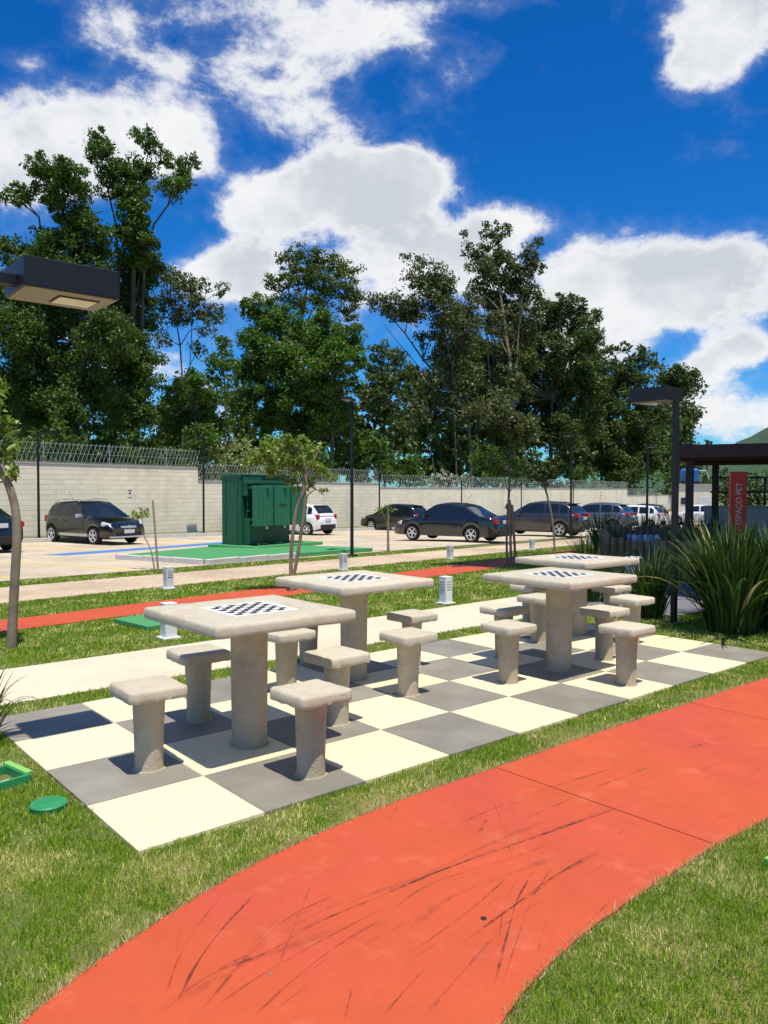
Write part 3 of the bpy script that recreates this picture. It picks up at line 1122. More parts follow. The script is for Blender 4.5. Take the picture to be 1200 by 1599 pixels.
# ================================================================ TABLES AND STOOLS
def rounded_slab(w, d, h, rc, re, seed, n=6, wob=0.002):
    """square concrete slab: rounded corners in plan, rounded rim; slightly uneven cast edges"""
    rs = random.Random(seed)
    prof = [(-re * 0.35, 0.0), (-0.1 * re, re * 0.25), (0.0, h * 0.35), (-0.02 * re, h - re), (-re * 0.3, h - re * 0.3), (-re, h)]
    outline = []
    for cx, cy, a0 in ((1, 1, 0), (-1, 1, 90), (-1, -1, 180), (1, -1, 270)):
        for k in range(n + 1):
            a = R(a0 + 90 * k / n)
            outline.append((cx * (w / 2 - rc) + rc * math.cos(a), cy * (d / 2 - rc) + rc * math.sin(a)))
        # points along the next side so that the edge can wander
        nx, ny = ((-1, 1), (-1, -1), (1, -1), (1, 1))[[0, 90, 180, 270].index(a0)]
        a = R(a0 + 90)
        p0 = np.array(outline[-1])
        p1 = np.array((nx * (w / 2 - rc) + rc * math.cos(a), ny * (d / 2 - rc) + rc * math.sin(a)))
        for k in range(1, 12):
            outline.append(tuple(p0 + (p1 - p0) * k / 12))
    m = len(outline)
    wig = [rs.uniform(-wob, wob) for _ in range(m)]
    wig = [(wig[i - 1] + wig[i] * 2 + wig[(i + 1) % m]) / 4 for i in range(m)]
    vs_, fs = [], []
    for off, z in prof:
        for i, (x, y) in enumerate(outline):
            r = math.hypot(x, y)
            k = 1 + (off + wig[i]) / r
            vs_.append((x * k, y * k, z + (rs.uniform(-wob, wob) * 0.8 if z < re else wig[i] * 0.3)))
    for j in range(len(prof) - 1):
        for i in range(m):
            a, b = j * m + i, j * m + (i + 1) % m
            fs.append((a, b, b + m, a + m))
    fs.append(tuple(range(m))[::-1])
    # top with a concentric ring for gentle unevenness
    o = len(vs_)
    for sc, in ((0.6,),):
        for i, (x, y) in enumerate(outline):
            vs_.append((x * sc, y * sc, h + 0.0))
    top0 = (len(prof) - 1) * m
    for i in range(m):
        i2 = (i + 1) % m
        fs.append((top0 + i, top0 + i2, o + i2, o + i))
    fs.append(tuple(o + i for i in range(m)))
    mb = MB()
    mb.add(vs_, fs)
    return mb


TOP_Z = 0.0165
sq_me = MB().box((0, 0, 0), (0.0440, 0.0440, 0.0016)).mesh('square', 'print_black')
TABLES = [((1.045, 0.89), 'nearest concrete chess table, front left of the patio', 'nearest chess table'),
          ((2.485, 1.745), 'second concrete chess table, behind the nearest one toward the cream path', 'second chess table'),
          ((3.955, 0.885), 'right front concrete chess table overlapping another table behind it', 'right front chess table'),
          ((5.385, 1.745), 'farthest concrete chess table at the back right by the strap leaved plants', 'farthest chess table')]
SIDES = [((-0.625, 0.0), 'left'), ((0.625, 0.0), 'right'), ((0.0, -0.63), 'front'), ((0.0, 0.61), 'back')]
SEAT_SEED = 100
for ti, ((tx, ty), lab, short) in enumerate(TABLES):
    rs = random.Random(40 + ti)
    t = empty('chess_table', (tx, ty, TOP_Z), rs.uniform(-0.02, 0.02))
    tag(t, lab, 'table', 'concrete chess tables on the checkered patio')
    top = rounded_slab(0.90, 0.90, 0.060, 0.028, 0.017, 50 + ti, wob=0.0034).build('table_top', 'concrete', t, smooth=50)
    top.location = (0, 0, 0.728)
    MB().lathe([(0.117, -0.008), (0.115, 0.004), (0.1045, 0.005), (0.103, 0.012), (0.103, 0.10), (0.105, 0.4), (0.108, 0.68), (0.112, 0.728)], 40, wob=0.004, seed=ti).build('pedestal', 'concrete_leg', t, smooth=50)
    bd = MB().box((0, 0, 0), (0.42, 0.42, 0.0016)).build('chess_board', 'print_white', t)
    bd.location = (0, 0, 0.7892)
    for i in range(8):
        for j in range(8):
            if (i + j) % 2 == 0:
                o = bpy.data.objects.new('square', sq_me)
                o.location = ((i - 3.5) * 0.0450, (j - 3.5) * 0.0450, 0.0012)
                link(o, bd)
    for (dx, dy), side in SIDES:
        SEAT_SEED += 1
        s = empty('concrete_stool', (tx + dx + rs.uniform(-0.012, 0.012), ty + dy + rs.uniform(-0.012, 0.012), TOP_Z), rs.uniform(-0.06, 0.06))
        tag(s, 'square concrete stool at the %s side of the %s' % (side, short), 'stool', 'concrete stools around the chess tables')
        seat = rounded_slab(0.32, 0.32, 0.060, 0.032, 0.015, SEAT_SEED, wob=0.0045).build('seat', 'concrete', s, smooth=50)
        seat.location = (0, 0, 0.392)
        seat.rotation_euler = (rs.uniform(-0.012, 0.012), rs.uniform(-0.012, 0.012), rs.choice((0, 1, 2, 3)) * math.pi / 2)
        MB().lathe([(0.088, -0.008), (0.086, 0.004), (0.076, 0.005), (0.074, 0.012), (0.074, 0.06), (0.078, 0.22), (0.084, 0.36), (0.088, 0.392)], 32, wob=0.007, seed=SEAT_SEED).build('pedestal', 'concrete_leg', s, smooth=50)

# ================================================================ LAMPS
def short_lamp(base, head_rz, lab, arm):
    """2.6 m garden lamp: square pole, flat box head with a lit-side lens underneath"""
    x, y = base
    root = empty('garden_lamp', (x, y, gzf(x, y)), head_rz)
    tag(root, lab, 'lamp', 'low garden lamps with box heads')
    MB().box((0, 0, 1.25), (0.058, 0.058, 2.50), ch=0.006).build('pole', 'black_metal', root)
    MB().box((0, 0, 0.008), (0.2, 0.2, 0.016), ch=0.004).build('base_plate', 'black_metal', root)
    if arm > 0.06:
        MB().box((arm / 2, 0, 2.555), (arm + 0.06, 0.07, 0.055), ch=0.004).build('arm', 'black_metal', root)
    h = MB().box((arm + 0.25, 0, 2.575), (0.48, 0.355, 0.150), ch=0.006).build('lamp_head', 'black_metal', root)
    MB().box((arm + 0.25, 0, 2.5005), (0.458, 0.333, 0.006)).build('underside_plate', 'lamp_under', h)
    MB().box((arm + 0.31, 0, 2.4955), (0.21, 0.17, 0.005)).build('lens_frame', 'trim_black', h)
    MB().box((arm + 0.31, 0, 2.4915), (0.19, 0.15, 0.004)).build('lens', 'lamp_lens', h)
    for sx in (0.035, 0.465):
        for sy in (-0.15, 0.15):
            b = MB().lathe([(0.008, 0), (0.008, -0.004)], 8, (arm + sx, sy, 2.4975)).build('screw', 'steel', h)
    return root


short_lamp((-0.36, 1.21), 0.0, 'black box headed lamp reaching in at the left edge over the patio', 0.225)
short_lamp((6.87, 1.50), R(90), 'black box headed lamp post rising from the strap leaved plants', 0.0)


def tall_lamp(s, t, h, heads, lab, rzo=0.0, lift=0.0):
    x, y = XY(s, t)
    z = gzf(x, y)
    root = empty('parking_lamp', (x, y, z + lift), math.atan2(A[1], A[0]) + rzo)
    tag(root, lab, 'lamp', 'tall slim parking lot lamps')
    MB().tube([(0, 0, 0), (0, 0, h)], [0.05, 0.042], 10).build('pole', 'black_metal', root, smooth=40)
    MB().box((0, 0, 0.02), (0.24, 0.24, 0.04), ch=0.006).build('base_plate', 'black_metal', root)
    for sg in heads:
        MB().box((sg * 0.33, 0, h - 0.035), (0.62, 0.24, 0.075), ch=0.008, ry=0.0).build('lamp_head', 'black_metal', root)
    return root


tall_lamp(14.85, 10.13, 4.25, (-1,), 'slim black lamp post in front of the parked black sedan', R(20))
tall_lamp(14.3, 24.2, 3.95, (1,), 'slim black lamp post at the wall left of the dark hatchback', lift=0.1)
tall_lamp(22.4, 24.3, 4.4, (-1,), 'slim black lamp post at the wall left of the transformer', lift=0.1)
tall_lamp(36.2, 24.2, 3.6, (1,), 'slim black lamp post at the wall behind the small sapling', lift=0.1)
tall_lamp(30.4, 9.95, 4.5, (-1,), 'slim black lamp post standing before the graphite wagon')
tall_lamp(28.0, 6.0, 3.6, (1,), 'slim black lamp post with white topped head right of the graphite wagon')
for k, (s, lab) in enumerate(((46.5, 'slim black pole at the wall above the sedan roof'), (56.5, 'slim black pole at the wall behind the leaning young tree'), (68.0, 'slim black pole at the wall above the blue grey wagon'))):
    tall_lamp(s, 24.3, 3.2, (), lab, lift=0.1)

# ================================================================ BOLLARD LIGHTS
def make_bollard():
    root = empty('bollard_light')
    MB().box((0, 0, 0.18), (0.125, 0.125, 0.33), ch=0.006).build('post', 'bollard_white', root)
    MB().box((0, 0, 0.008), (0.19, 0.19, 0.022), ch=0.004).build('base_plate', 'bollard_white', root)
    MB().box((0, 0, 0.352), (0.129, 0.129, 0.016), ch=0.004).build('cap', 'bollard_white', root)
    for k in range(4):
        g = MB()
        g.box((0.0635, 0, 0.255), (0.004, 0.088, 0.13))
        o = g.build('louvre_panel', 'bollard_grey', root)
        o.rotation_euler = (0, 0, k * math.pi / 2)
        for z in (0.205, 0.238, 0.271, 0.304):
            l = MB().box((0.0665, 0, z), (0.006, 0.088, 0.010)).build('slat', 'bollard_white', o)
    return root


B0 = make_bollard()
BOLL = [((2.12, 4.30), 'white bollard light by the green lid behind the nearest table'),
        ((5.93, 4.19), 'white bollard light on the lawn between second and right front tables'),
        (XY(6.4, 7.5), 'white bollard light beside the paved walk below the staked sapling'),
        (XY(11.07, 7.5), 'white bollard light beside the paved walk above the second table'),
        (XY(15.62, 7.5), 'white bollard light beside the paved walk before the black sedan'),
        (XY(20.8, 7.5), 'white bollard light between young tree and the graphite wagon'),
        (XY(25.95, 7.5), 'white bollard light near the graphite wagon rear end')]
for i, ((x, y), lab) in enumerate(BOLL):
    o = B0 if i == 0 else copy_tree(B0)
    o.location = (x, y, gzf(x, y) + 0.005)
    o.rotation_euler = (0, 0, 0.03 * (i % 3))
    tag(o, lab, 'bollard light', 'white bollard lights along the walks')

# ================================================================ SMALL GREEN COVERS
cv = empty('inspection_lid', (-0.134, 0.712, 0.02))
tag(cv, 'round green plastic lid set in the lawn left of the patio', 'lid')
MB().lathe([(0.078, -0.03), (0.082, 0.002), (0.083, 0.008), (0.078, 0.014), (0.06, 0.015), (0.055, 0.0165)], 32).build('lid', 'green_box', cv, smooth=40)
MB().box((0, 0, 0.0165), (0.05, 0.012, 0.006), ch=0.002).build('grip', 'green_box', cv)
bx = empty('valve_box', (-0.27, 1.20, -0.03), R(12))
tag(bx, 'open green irrigation valve box in the lawn at the left edge', 'valve box')
for sx, sy, w, d in ((0, -0.11, 0.30, 0.02), (0, 0.11, 0.30, 0.02), (-0.14, 0, 0.02, 0.20), (0.14, 0, 0.02, 0.20)):
    MB().box((sx, sy, 0.02), (w, d, 0.11), ch=0.004).build('side_panel', 'green_box', bx)
MB().box((0.152, 0.02, 0.078), (0.035, 0.24, 0.012), ch=0.003).build('rim', 'green_bright', bx)
MB().box((0, 0, -0.02), (0.26, 0.2, 0.01)).build('floor', 'tyre', bx)
MB().tube([(-0.1, 0.02, 0.01), (0.1, 0.0, 0.02)], 0.018, 8).build('pipe', 'bollard_white', bx)
gb = empty('flat_cover', (2.42, 5.30, gzf(2.42, 5.30) + 0.03), R(6))
tag(gb, 'flat square green cover in the lawn beside the back red path', 'cover')
MB().box((0, 0, 0), (0.62, 0.75, 0.05), ch=0.008).build('plate', 'green_pad', gb)
MB().box((0, 0, 0.027), (0.16, 0.03, 0.012), ch=0.003).build('grip', 'green_pad', gb)
gr = empty('flat_cover', (1.93, -1.80, 0.02), R(-8))
tag(gr, 'small bright green cover in the lawn at the lower right edge', 'cover')
MB().box((0, 0, 0), (0.16, 0.2, 0.03), ch=0.005).build('plate', 'green_bright', gr)
MB().box((0, 0, 0.0165), (0.05, 0.014, 0.006), ch=0.002).build('grip', 'green_bright', gr)


# ================================================================ TRANSFORMER
def build_transformer():
    s0, s1, t0, t1 = 14.75, 16.95, 14.25, 15.05
    zc = gzf(*XY(15.8, 14.6)) + 0.125
    root = empty('transformer', (*XY((s0 + s1) / 2, (t0 + t1) / 2), zc), math.atan2(A[1], A[0]))
    tag(root, 'large green metal pad transformer with cooling radiators on green pad', 'transformer')
    Lx, Ly, Hh = s1 - s0, t1 - t0, 2.12
    MB().box((0.15, -0.3, 0.03), (3.1, 2.0, 0.10), ch=0.012).build('plinth', 'green_pad', root)
    tank = MB().box((0, 0, 0.08 + Hh / 2), (Lx, Ly, Hh), ch=0.012).build('tank', 'green_paint', root)
    MB().box((0, 0, 0.08 + Hh + 0.012), (Lx + 0.08, Ly + 0.08, 0.05), ch=0.008).build('roof_cover', 'green_light', root)
    # stiffeners and doors on the left end and front
    for y in (-0.26, 0.26):
        MB().box((-Lx / 2 - 0.012, y, 1.1), (0.03, 0.05, 1.9)).build('stiffener', 'green_paint', tank)
    MB().box((-0.72, -Ly / 2 - 0.10, 1.85), (0.62, 0.22, 0.55), ch=0.015).build('terminal_box', 'green_paint', root)
    MB().box((-0.70, -Ly / 2 - 0.12, 0.5), (0.58, 0.24, 0.80), ch=0.015).build('lower_cabinet', 'green_paint', root)
    for z in (1.32, 1.12):
        MB().tube([(-0.98, -Ly / 2 - 0.16, z), (-0.45, -Ly / 2 - 0.16, z)], 0.022, 8).build('pipe', 'green_light', root)
    for x in (-0.92, -0.55):
        MB().tube([(x, -Ly / 2 - 0.08, 0.9), (x + 0.06, -Ly / 2 - 0.08, 1.6)], 0.025, 8).build('brace', 'green_paint', root)
    # radiator bank standing off the front
    y0 = -Ly / 2 - 0.62
    bank = empty('radiator_bank', (0, 0, 0), 0, root)
    for k in range(3):
        x = -0.80 + k * 0.78
        rad = MB().box((x, y0, 1.27), (0.70, 0.20, 1.22), ch=0.03).build('radiator', 'green_light', bank)
        for q in range(4):
            MB().box((x - 0.24 + q * 0.16, y0 - 0.102, 1.24), (0.006, 0.008, 1.02)).build('rib', 'green_paint', rad)
        MB().box((x, y0 + 0.28, 1.83), (0.36, 0.52, 0.10), ch=0.02).build('header', 'green_light', rad)
        MB().box((x, y0 + 0.28, 0.70), (0.30, 0.52, 0.09), ch=0.02).build('lower_header', 'green_paint', rad)
        MB().tube([(x + 0.10, y0 - 0.10, 1.80), (x + 0.10, y0 - 0.16, 1.80)], 0.05, 12).build('valve', 'green_paint', rad)
        MB().tube([(x + 0.06, y0 - 0.06, 0.62), (x + 0.06, y0 - 0.13, 0.62)], 0.045, 12).build('drain_valve', 'steel', rad)
    MB().box((0.0, y0 + 0.33, 1.98), (2.1, 0.45, 0.10), ch=0.02).build('top_header', 'green_paint', root)
    for z in (0.95, 1.35):
        MB().box((0.0, y0 + 0.12, z), (2.1, 0.03, 0.05)).build('tie_bar', 'green_paint', root)
    MB().box((-Lx / 2 + 0.45, -Ly / 2 - 0.3, 0.1), (0.12, 0.05, 0.06), ch=0.01).build('ground_lug', 'steel', root)
    # stencilled maker's lettering on the middle radiator
    cu = bpy.data.curves.new('stencil', 'FONT')
    cu.body = 'ITAIPU'
    cu.size = 0.115
    cu.align_x = 'CENTER'
    cu.extrude = 0.0015
    to = bpy.data.objects.new('lettering', cu)
    dg = None
    COL.objects.link(to)
    bpy.context.view_layer.update()
    me = bpy.data.meshes.new_from_object(to.evaluated_get(bpy.context.evaluated_depsgraph_get()))
    bpy.data.objects.remove(to)
    me.materials.clear()
    me.materials.append(MATS['trim_black'])
    lo = link(bpy.data.objects.new('stencil_lettering', me), bank)
    lo.rotation_euler = (R(90), 0, 0)
    lo.location = (-0.02, y0 - 0.1085, 1.25)


build_transformer()


# ================================================================ CARS
def interp(tab, x):
    xs = [p[0] for p in tab]
    ys = [p[1] for p in tab]
    return float(np.interp(x, xs, ys))


def smooth_tab(tab, n=60):
    """resample a profile with a light smoothing so bonnets and roofs bend instead of kinking"""
    xs = np.linspace(tab[0][0], tab[-1][0], n)
    ys = np.array([interp(tab, x) for x in xs])
    for _ in range(2):
        y2 = ys.copy()
        y2[1:-1] = (ys[:-2] + 2 * ys[1:-1] + ys[2:]) / 4
        ys = y2
    return list(zip(xs.tolist(), ys.tolist()))


def make_car(name, lab, spec, paint, s, t, heading_n, group, lift=0.0):
    """x forward, y left; heading_n=+1 nose to the wall, -1 nose to the camera side"""
    L_, W_, H_ = spec['L'], spec['W'], spec['H']
    wr = spec['wr']
    xr, xf = spec['xr'], spec['xr'] + spec['wb']              # axle positions from rear bumper
    x0, y0 = XY(s, t)
    z0 = gzf(x0, y0) + 0.022 + lift
    hd = math.atan2(NN[1], NN[0]) if heading_n > 0 else math.atan2(-NN[1], -NN[0])
    root = empty(name, (x0, y0, z0), hd)
    root.rotation_euler = (0, 0, hd)
    tag(root, lab, 'car', group)
    ox = -xr                                                 # origin = rear axle centre
    body = smooth_tab(spec['body'])
    roof = smooth_tab(spec['roof'])
    sill = 0.22 if not spec.get('suv') else 0.27
    Ra = wr + 0.045

    def hw(x):
        u = abs(x - L_ / 2) / (L_ / 2)
        k = 1 - 0.05 * u ** 2 - 0.17 * max(0, (u - 0.72) / 0.28) ** 2.2
        return W_ / 2 * k

    st_ = set(np.round(np.linspace(0, L_, 46), 3).tolist())
    for xa in (xr, xf):
        for k in range(15):
            st_.add(round(xa - Ra + 2 * Ra * k / 14, 3))
        st_.add(round(xa - Ra - 0.004, 3))
        st_.add(round(xa + Ra + 0.004, 3))
    st_ = sorted(v for v in st_ if 0 <= v <= L_)

    def ring(x):
        zt = interp(body, x)
        zb = sill + 0.10 * max(0, 1 - x / 0.35) + 0.02 * max(0, 1 - (L_ - x) / 0.3)
        for xa in (xr, xf):
            d = abs(x - xa)
            if d <= Ra:
                zb = max(zb, wr + math.sqrt(max(0, Ra * Ra - d * d)))
        zb = min(zb, zt - 0.12)
        h = hw(x)
        flare = 0.0
        for xa in (xr, xf):
            d = abs(x - xa)
            flare = max(flare, 0.018 * max(0, 1 - max(0, d - Ra) / 0.12))
        half = [(h * 0.955 + flare, zb), (h * 0.995 + flare, zb + 0.22 * (zt - zb)), (h * 1.0 + flare * 0.6, zb + 0.50 * (zt - zb)),
                (h * 1.0, zb + 0.74 * (zt - zb)), (h * 0.985, zt - 0.055), (h * 0.945, zt - 0.012), (h * 0.80, zt + 0.008), (h * 0.42, zt + 0.026), (0, zt + 0.032)]
        return half
    nh = 9
    vs_, fs = [], []
    for x in st_:
        hf = ring(x)
        full = [(x + ox, -y, z) for y, z in hf] + [(x + ox, y, z) for y, z in hf[-2::-1]]
        vs_ += full
    w = 2 * nh - 1
    for i in range(len(st_) - 1):
        for k in range(w - 1):
            a = i * w + k
            fs.append((a, a + w, a + w + 1, a + 1))
    fs.append(tuple(range(w)))
    fs.append(tuple((len(st_) - 1) * w + k for k in range(w))[::-1])
    mb = MB()
    mb.add(vs_, fs)
    body_o = mb.build('body', paint, root, smooth=38)

    # ---- cabin
    xa0, xa1 = spec['roof'][0][0], spec['roof'][-1][0]
    wins = spec['windows']
    cst = set(np.round(np.linspace(xa0, xa1, 30), 3).tolist())
    for a, b in wins:
        cst.add(a)
        cst.add(b)
    for v in (spec['rear_glass'] + spec['front_glass']):
        cst.add(v)
    cst = sorted(cst)
    Hr = max(p[1] for p in spec['roof'])
    rows = 7

    def cring(x):
        zr = interp(roof, x)
        zb = interp(body, x) - 0.02
        yb = hw(x) * 0.925
        h = max(0.002, zr - zb)

        def yw(z):
            return yb * (1 - 0.20 * (z - zb) / max(0.3, Hr - zb))
        zw0 = zb + min(0.07, 0.3 * h)
        zw1 = zb + h * 0.84
        ys = yw(zb + h * 0.93)
        return [(yw(zb), zb), (yw(zw0), zw0), (yw(zw1), zw1), (ys - 0.02, zb + h * 0.93), (ys * 0.90, zb + h * 0.985), (ys * 0.5, zr + 0.012), (0, zr + 0.018)]
    V_, cls = [], {}
    for x in cst:
        hf = cring(x)
        V_ += [(x + ox, -y, z) for y, z in hf] + [(x + ox, y, z) for y, z in hf[-2::-1]]
    w = 2 * rows - 1
    for i in range(len(cst) - 1):
        xm = (cst[i] + cst[i + 1]) / 2
        for k in range(w - 1):
            a = i * w + k
            f = (a, a + w, a + w + 1, a + 1)
            kk = k if k < rows - 1 else w - 2 - k
            key = 'cabin'
            if kk == 1:
                for j, (p, q) in enumerate(wins):
                    if p <= xm <= q:
                        key = 'side%d%d' % (j, 0 if k < rows - 1 else 1)
            elif kk >= 4:
                if spec['front_glass'][0] <= xm <= spec['front_glass'][1]:
                    key = 'front'
                elif spec['rear_glass'][0] <= xm <= spec['rear_glass'][1]:
                    key = 'rear'
            cls.setdefault(key, []).append(f)
    names = {'cabin': 'cabin', 'front': 'windscreen', 'rear': 'rear_window'}
    for key, fl in cls.items():
        used = sorted({i for f in fl for i in f})
        mp = {u: k for k, u in enumerate(used)}
        mb = MB()
        mb.add([V_[u] for u in used], [tuple(mp[i] for i in f) for f in fl])
        mb.build(names.get(key, 'side_window'), paint if key == 'cabin' else 'car_glass', root, smooth=40)

    # ---- underside, wells
    MB().box((L_ / 2 + ox, 0, 0.36), (L_ - 0.5, W_ * 0.74, 0.30)).build('underbody', 'trim_black', root)
    mb = MB()
    for xa in (xr, xf):
        mb.box((xa + ox, 0, 0.55), (2 * Ra + 0.10, W_ * 0.86, 0.34))
    mb.build('wheel_well', 'tyre', root)
    # ---- wheels
    tw = 0.20
    for xa in (xr, xf):
        for sg in (-1, 1):
            tyre = MB()
            prof = [(wr * 0.62, -tw / 2), (wr * 0.90, -tw / 2), (wr * 0.985, -tw * 0.36), (wr, -tw * 0.2), (wr, tw * 0.2), (wr * 0.985, tw * 0.36), (wr * 0.90, tw / 2), (wr * 0.62, tw / 2)]
            tyre.lathe(prof, 28, cap=False)
            wo = tyre.build('wheel', 'tyre', root, smooth=40)
            wo.rotation_euler = (R(-90) * sg, 0, 0)
            wo.location = (xa + ox, sg * (W_ / 2 - tw / 2 - 0.015), wr)
            rim = MB()
            rim.lathe([(wr * 0.66, tw / 2 - 0.03), (wr * 0.68, tw / 2 + 0.004), (wr * 0.62, tw / 2 + 0.002), (wr * 0.60, tw / 2 - 0.03)], 28, cap=False)
            rim.lathe([(wr * 0.15, tw / 2 - 0.02), (wr * 0.13, tw / 2 + 0.006)], 14)
            ns = spec.get('spokes', 5)
            for q in range(ns):
                a = 2 * math.pi * q / ns + 0.3
                if spec.get('twin'):
                    offs = (-0.14, 0.14)
                    ww = 0.075
                else:
                    offs = (0.0,)
                    ww = 0.17 if ns == 5 else 0.12
                for da in offs:
                    rim.box((wr * 0.37 * math.cos(a + da), wr * 0.37 * math.sin(a + da), tw / 2 - 0.008), (wr * 0.52, wr * ww, 0.014), rz=a + da)
            ro = rim.build('rim', 'rim', wo, smooth=40)
            MB().lathe([(wr * 0.615, tw / 2 - 0.035), (wr * 0.615, tw / 2 - 0.03)], 24).build('brake_disc', 'trim_black', wo)
    # ---- lamps and trim
    hwR, hwF = hw(0.10), hw(L_ - 0.16)
    for sg in (-1, 1):
        for (cx, cz, lx, ly, lz) in spec['tail']:
            yc = hw(cx) * 0.97 - ly / 2 + 0.014
            MB().box((cx + ox, sg * yc, cz), (lx, ly, lz), ch=min(lx, ly, lz) * 0.25, rz=-sg * 0.05).build('taillight', 'light_red', root)
        cx, cz, lx, ly, lz = spec['head']
        yc = hw(cx) * 0.97 - ly / 2 + 0.012
        MB().box((cx + ox, sg * yc, cz), (lx, ly, lz), ch=lz * 0.28, rz=-sg * 0.55, ry=0.25).build('headlight', 'light_clear', root)
        xm = spec['front_glass'][0] + spec.get('mirror', 0.30)
        zm = interp(body, xm) + 0.06
        ms = MB()
        ms.box((xm + ox, sg * (hw(xm) + 0.09), zm), (0.12, 0.20, 0.13), ch=0.035)
        ms.box((xm + ox, sg * (hw(xm) - 0.02), zm - 0.03), (0.06, 0.10, 0.03))
        ms.build('mirror', spec.get('mirror_mat', paint), root)
        for p, q in wins[:2]:
            xh = p + 0.14
            zh = interp(body, xh) - 0.11
            MB().box((xh + ox, sg * (hw(xh) + 0.012), zh), (0.19, 0.02, 0.025), ch=0.006).build('door_handle', spec.get('handle', paint), root)
        for xs in spec['seams']:
            zt = interp(body, xs)
            MB().box((xs + ox, sg * (hw(xs) * 0.9985), (sill + zt) / 2 + 0.02), (0.010, 0.006, (zt - sill) * 0.66)).build('door_seam', 'trim_black', root)
    # bumpers, grille, plates
    zb = spec.get('bump', 0.40)
    MB().box((0.045 + ox, 0, zb - 0.02), (0.16, W_ * 0.66, 0.22), ch=0.03).build('rear_bumper_insert', 'trim_black', root)
    MB().box((L_ - 0.05 + ox, 0, zb - 0.04), (0.16, W_ * 0.60, 0.17), ch=0.03).build('lower_grille', 'trim_black', root)
    MB().box((L_ - 0.045 + ox, 0, zb + 0.20), (0.13, W_ * 0.36, 0.07), ch=0.02).build('grille', spec.get('grille', 'trim_silver'), root)
    MB().box((-0.012 + ox, 0, spec.get('plate_z', 0.72)), (0.03, 0.42, 0.13), ch=0.004).build('rear_plate', 'plate', root)
    MB().box((L_ + 0.032 + ox, 0, zb + 0.05), (0.02, 0.42, 0.13), ch=0.004).build('front_plate', 'plate', root)
    if spec.get('rails'):
        for sg in (-1, 1):
            yy = hw(L_ / 2) * 0.70
            a, b = spec['rails']
            MB().tube([(a + ox, sg * yy, interp(roof, a) - 0.01), (a + 0.12 + ox, sg * yy, interp(roof, a + 0.12) + 0.065), ((a + b) / 2 + ox, sg * yy, Hr + 0.07), (b - 0.12 + ox, sg * yy, interp(roof, b - 0.12) + 0.06), (b + ox, sg * yy, interp(roof, b) - 0.01)], 0.017, 8).build('roof_rail', 'trim_silver', root, smooth=60)
    if spec.get('sill_trim'):
        for sg in (-1, 1):
            MB().box((L_ / 2 + ox, sg * (W_ / 2 - 0.005), sill + 0.06), (spec['wb'] - 2 * Ra - 0.1, 0.03, 0.09), ch=0.01).build('sill_trim', 'trim_silver', root)
    if spec.get('front_lip'):
        MB().box((L_ - 0.03 + ox, 0, 0.285), (0.16, W_ * 0.84, 0.05), ch=0.015).build('front_lip', 'trim_silver', root)
        MB().lathe([(0.055, 0), (0.055, 0.02)], 18).build('badge', 'trim_silver', root)
        b = bpy.data.objects[[o.name for o in root.children if o.name.startswith('badge')][0]]
        b.rotation_euler = (0, R(90), 0)
        b.location = (L_ + 0.015 + ox, 0, zb + 0.21)
    if spec.get('antenna'):
        a = spec['antenna']
        MB().tube([(a + ox, 0, interp(roof, a)), (a - 0.30 + ox, 0, interp(roof, a) + 0.36)], 0.006, 5).build('antenna', 'trim_black', root)
    if spec.get('spoiler'):
        a = spec['spoiler']
        MB().box((a + ox, 0, interp(roof, a) + 0.028), (0.26, W_ * 0.60, 0.03), ch=0.012, ry=0.10).build('roof_spoiler', spec.get('spoiler_mat', paint), root)
    return root


HATCH = dict(L=3.95, W=1.68, H=1.50, wr=0.30, xr=0.62, wb=2.47, body=[(0, 0.72), (0.04, 0.86), (0.25, 0.95), (1.2, 0.94), (2.9, 0.93), (3.2, 0.90), (3.6, 0.80), (3.86, 0.70), (3.95, 0.58)],
             roof=[(0.08, 0.90), (0.2, 1.15), (0.5, 1.42), (0.9, 1.48), (1.7, 1.51), (2.1, 1.47), (2.55, 1.22), (3.02, 0.92)],
             windows=[(0.72, 1.30), (1.38, 2.30), (0.40, 0.66)], rear_glass=[0.14, 0.46], front_glass=[2.14, 2.96],
             tail=[(0.13, 0.86, 0.20, 0.16, 0.24)], head=(3.66, 0.70, 0.34, 0.17, 0.15), seams=(0.70, 1.34, 2.55), bump=0.42, plate_z=0.74, spoiler=0.46)
CROSS = dict(HATCH, suv=True, rails=(0.62, 2.02), sill_trim=True, front_lip=True, handle='trim_black', wr=0.315, twin=True, mirror_mat='trim_silver', antenna=0.8)
SEDAN = dict(L=4.53, W=1.70, H=1.47, wr=0.31, xr=1.0, wb=2.60, body=[(0, 0.62), (0.03, 0.88), (0.25, 0.97), (0.75, 0.98), (1.6, 0.94), (3.3, 0.92), (3.6, 0.88), (4.15, 0.76), (4.45, 0.66), (4.53, 0.54)],
             roof=[(0.62, 0.95), (0.95, 1.12), (1.35, 1.36), (1.75, 1.45), (2.3, 1.475), (2.65, 1.42), (3.05, 1.18), (3.48, 0.90)],
             windows=[(1.42, 2.05), (2.13, 3.0)], rear_glass=[0.70, 1.42], front_glass=[2.66, 3.40],
             tail=[(0.15, 0.80, 0.26, 0.30, 0.17)], head=(4.22, 0.66, 0.34, 0.18, 0.15), seams=(1.30, 2.09, 3.20), bump=0.40, plate_z=0.78, antenna=1.7, handle='trim_black')
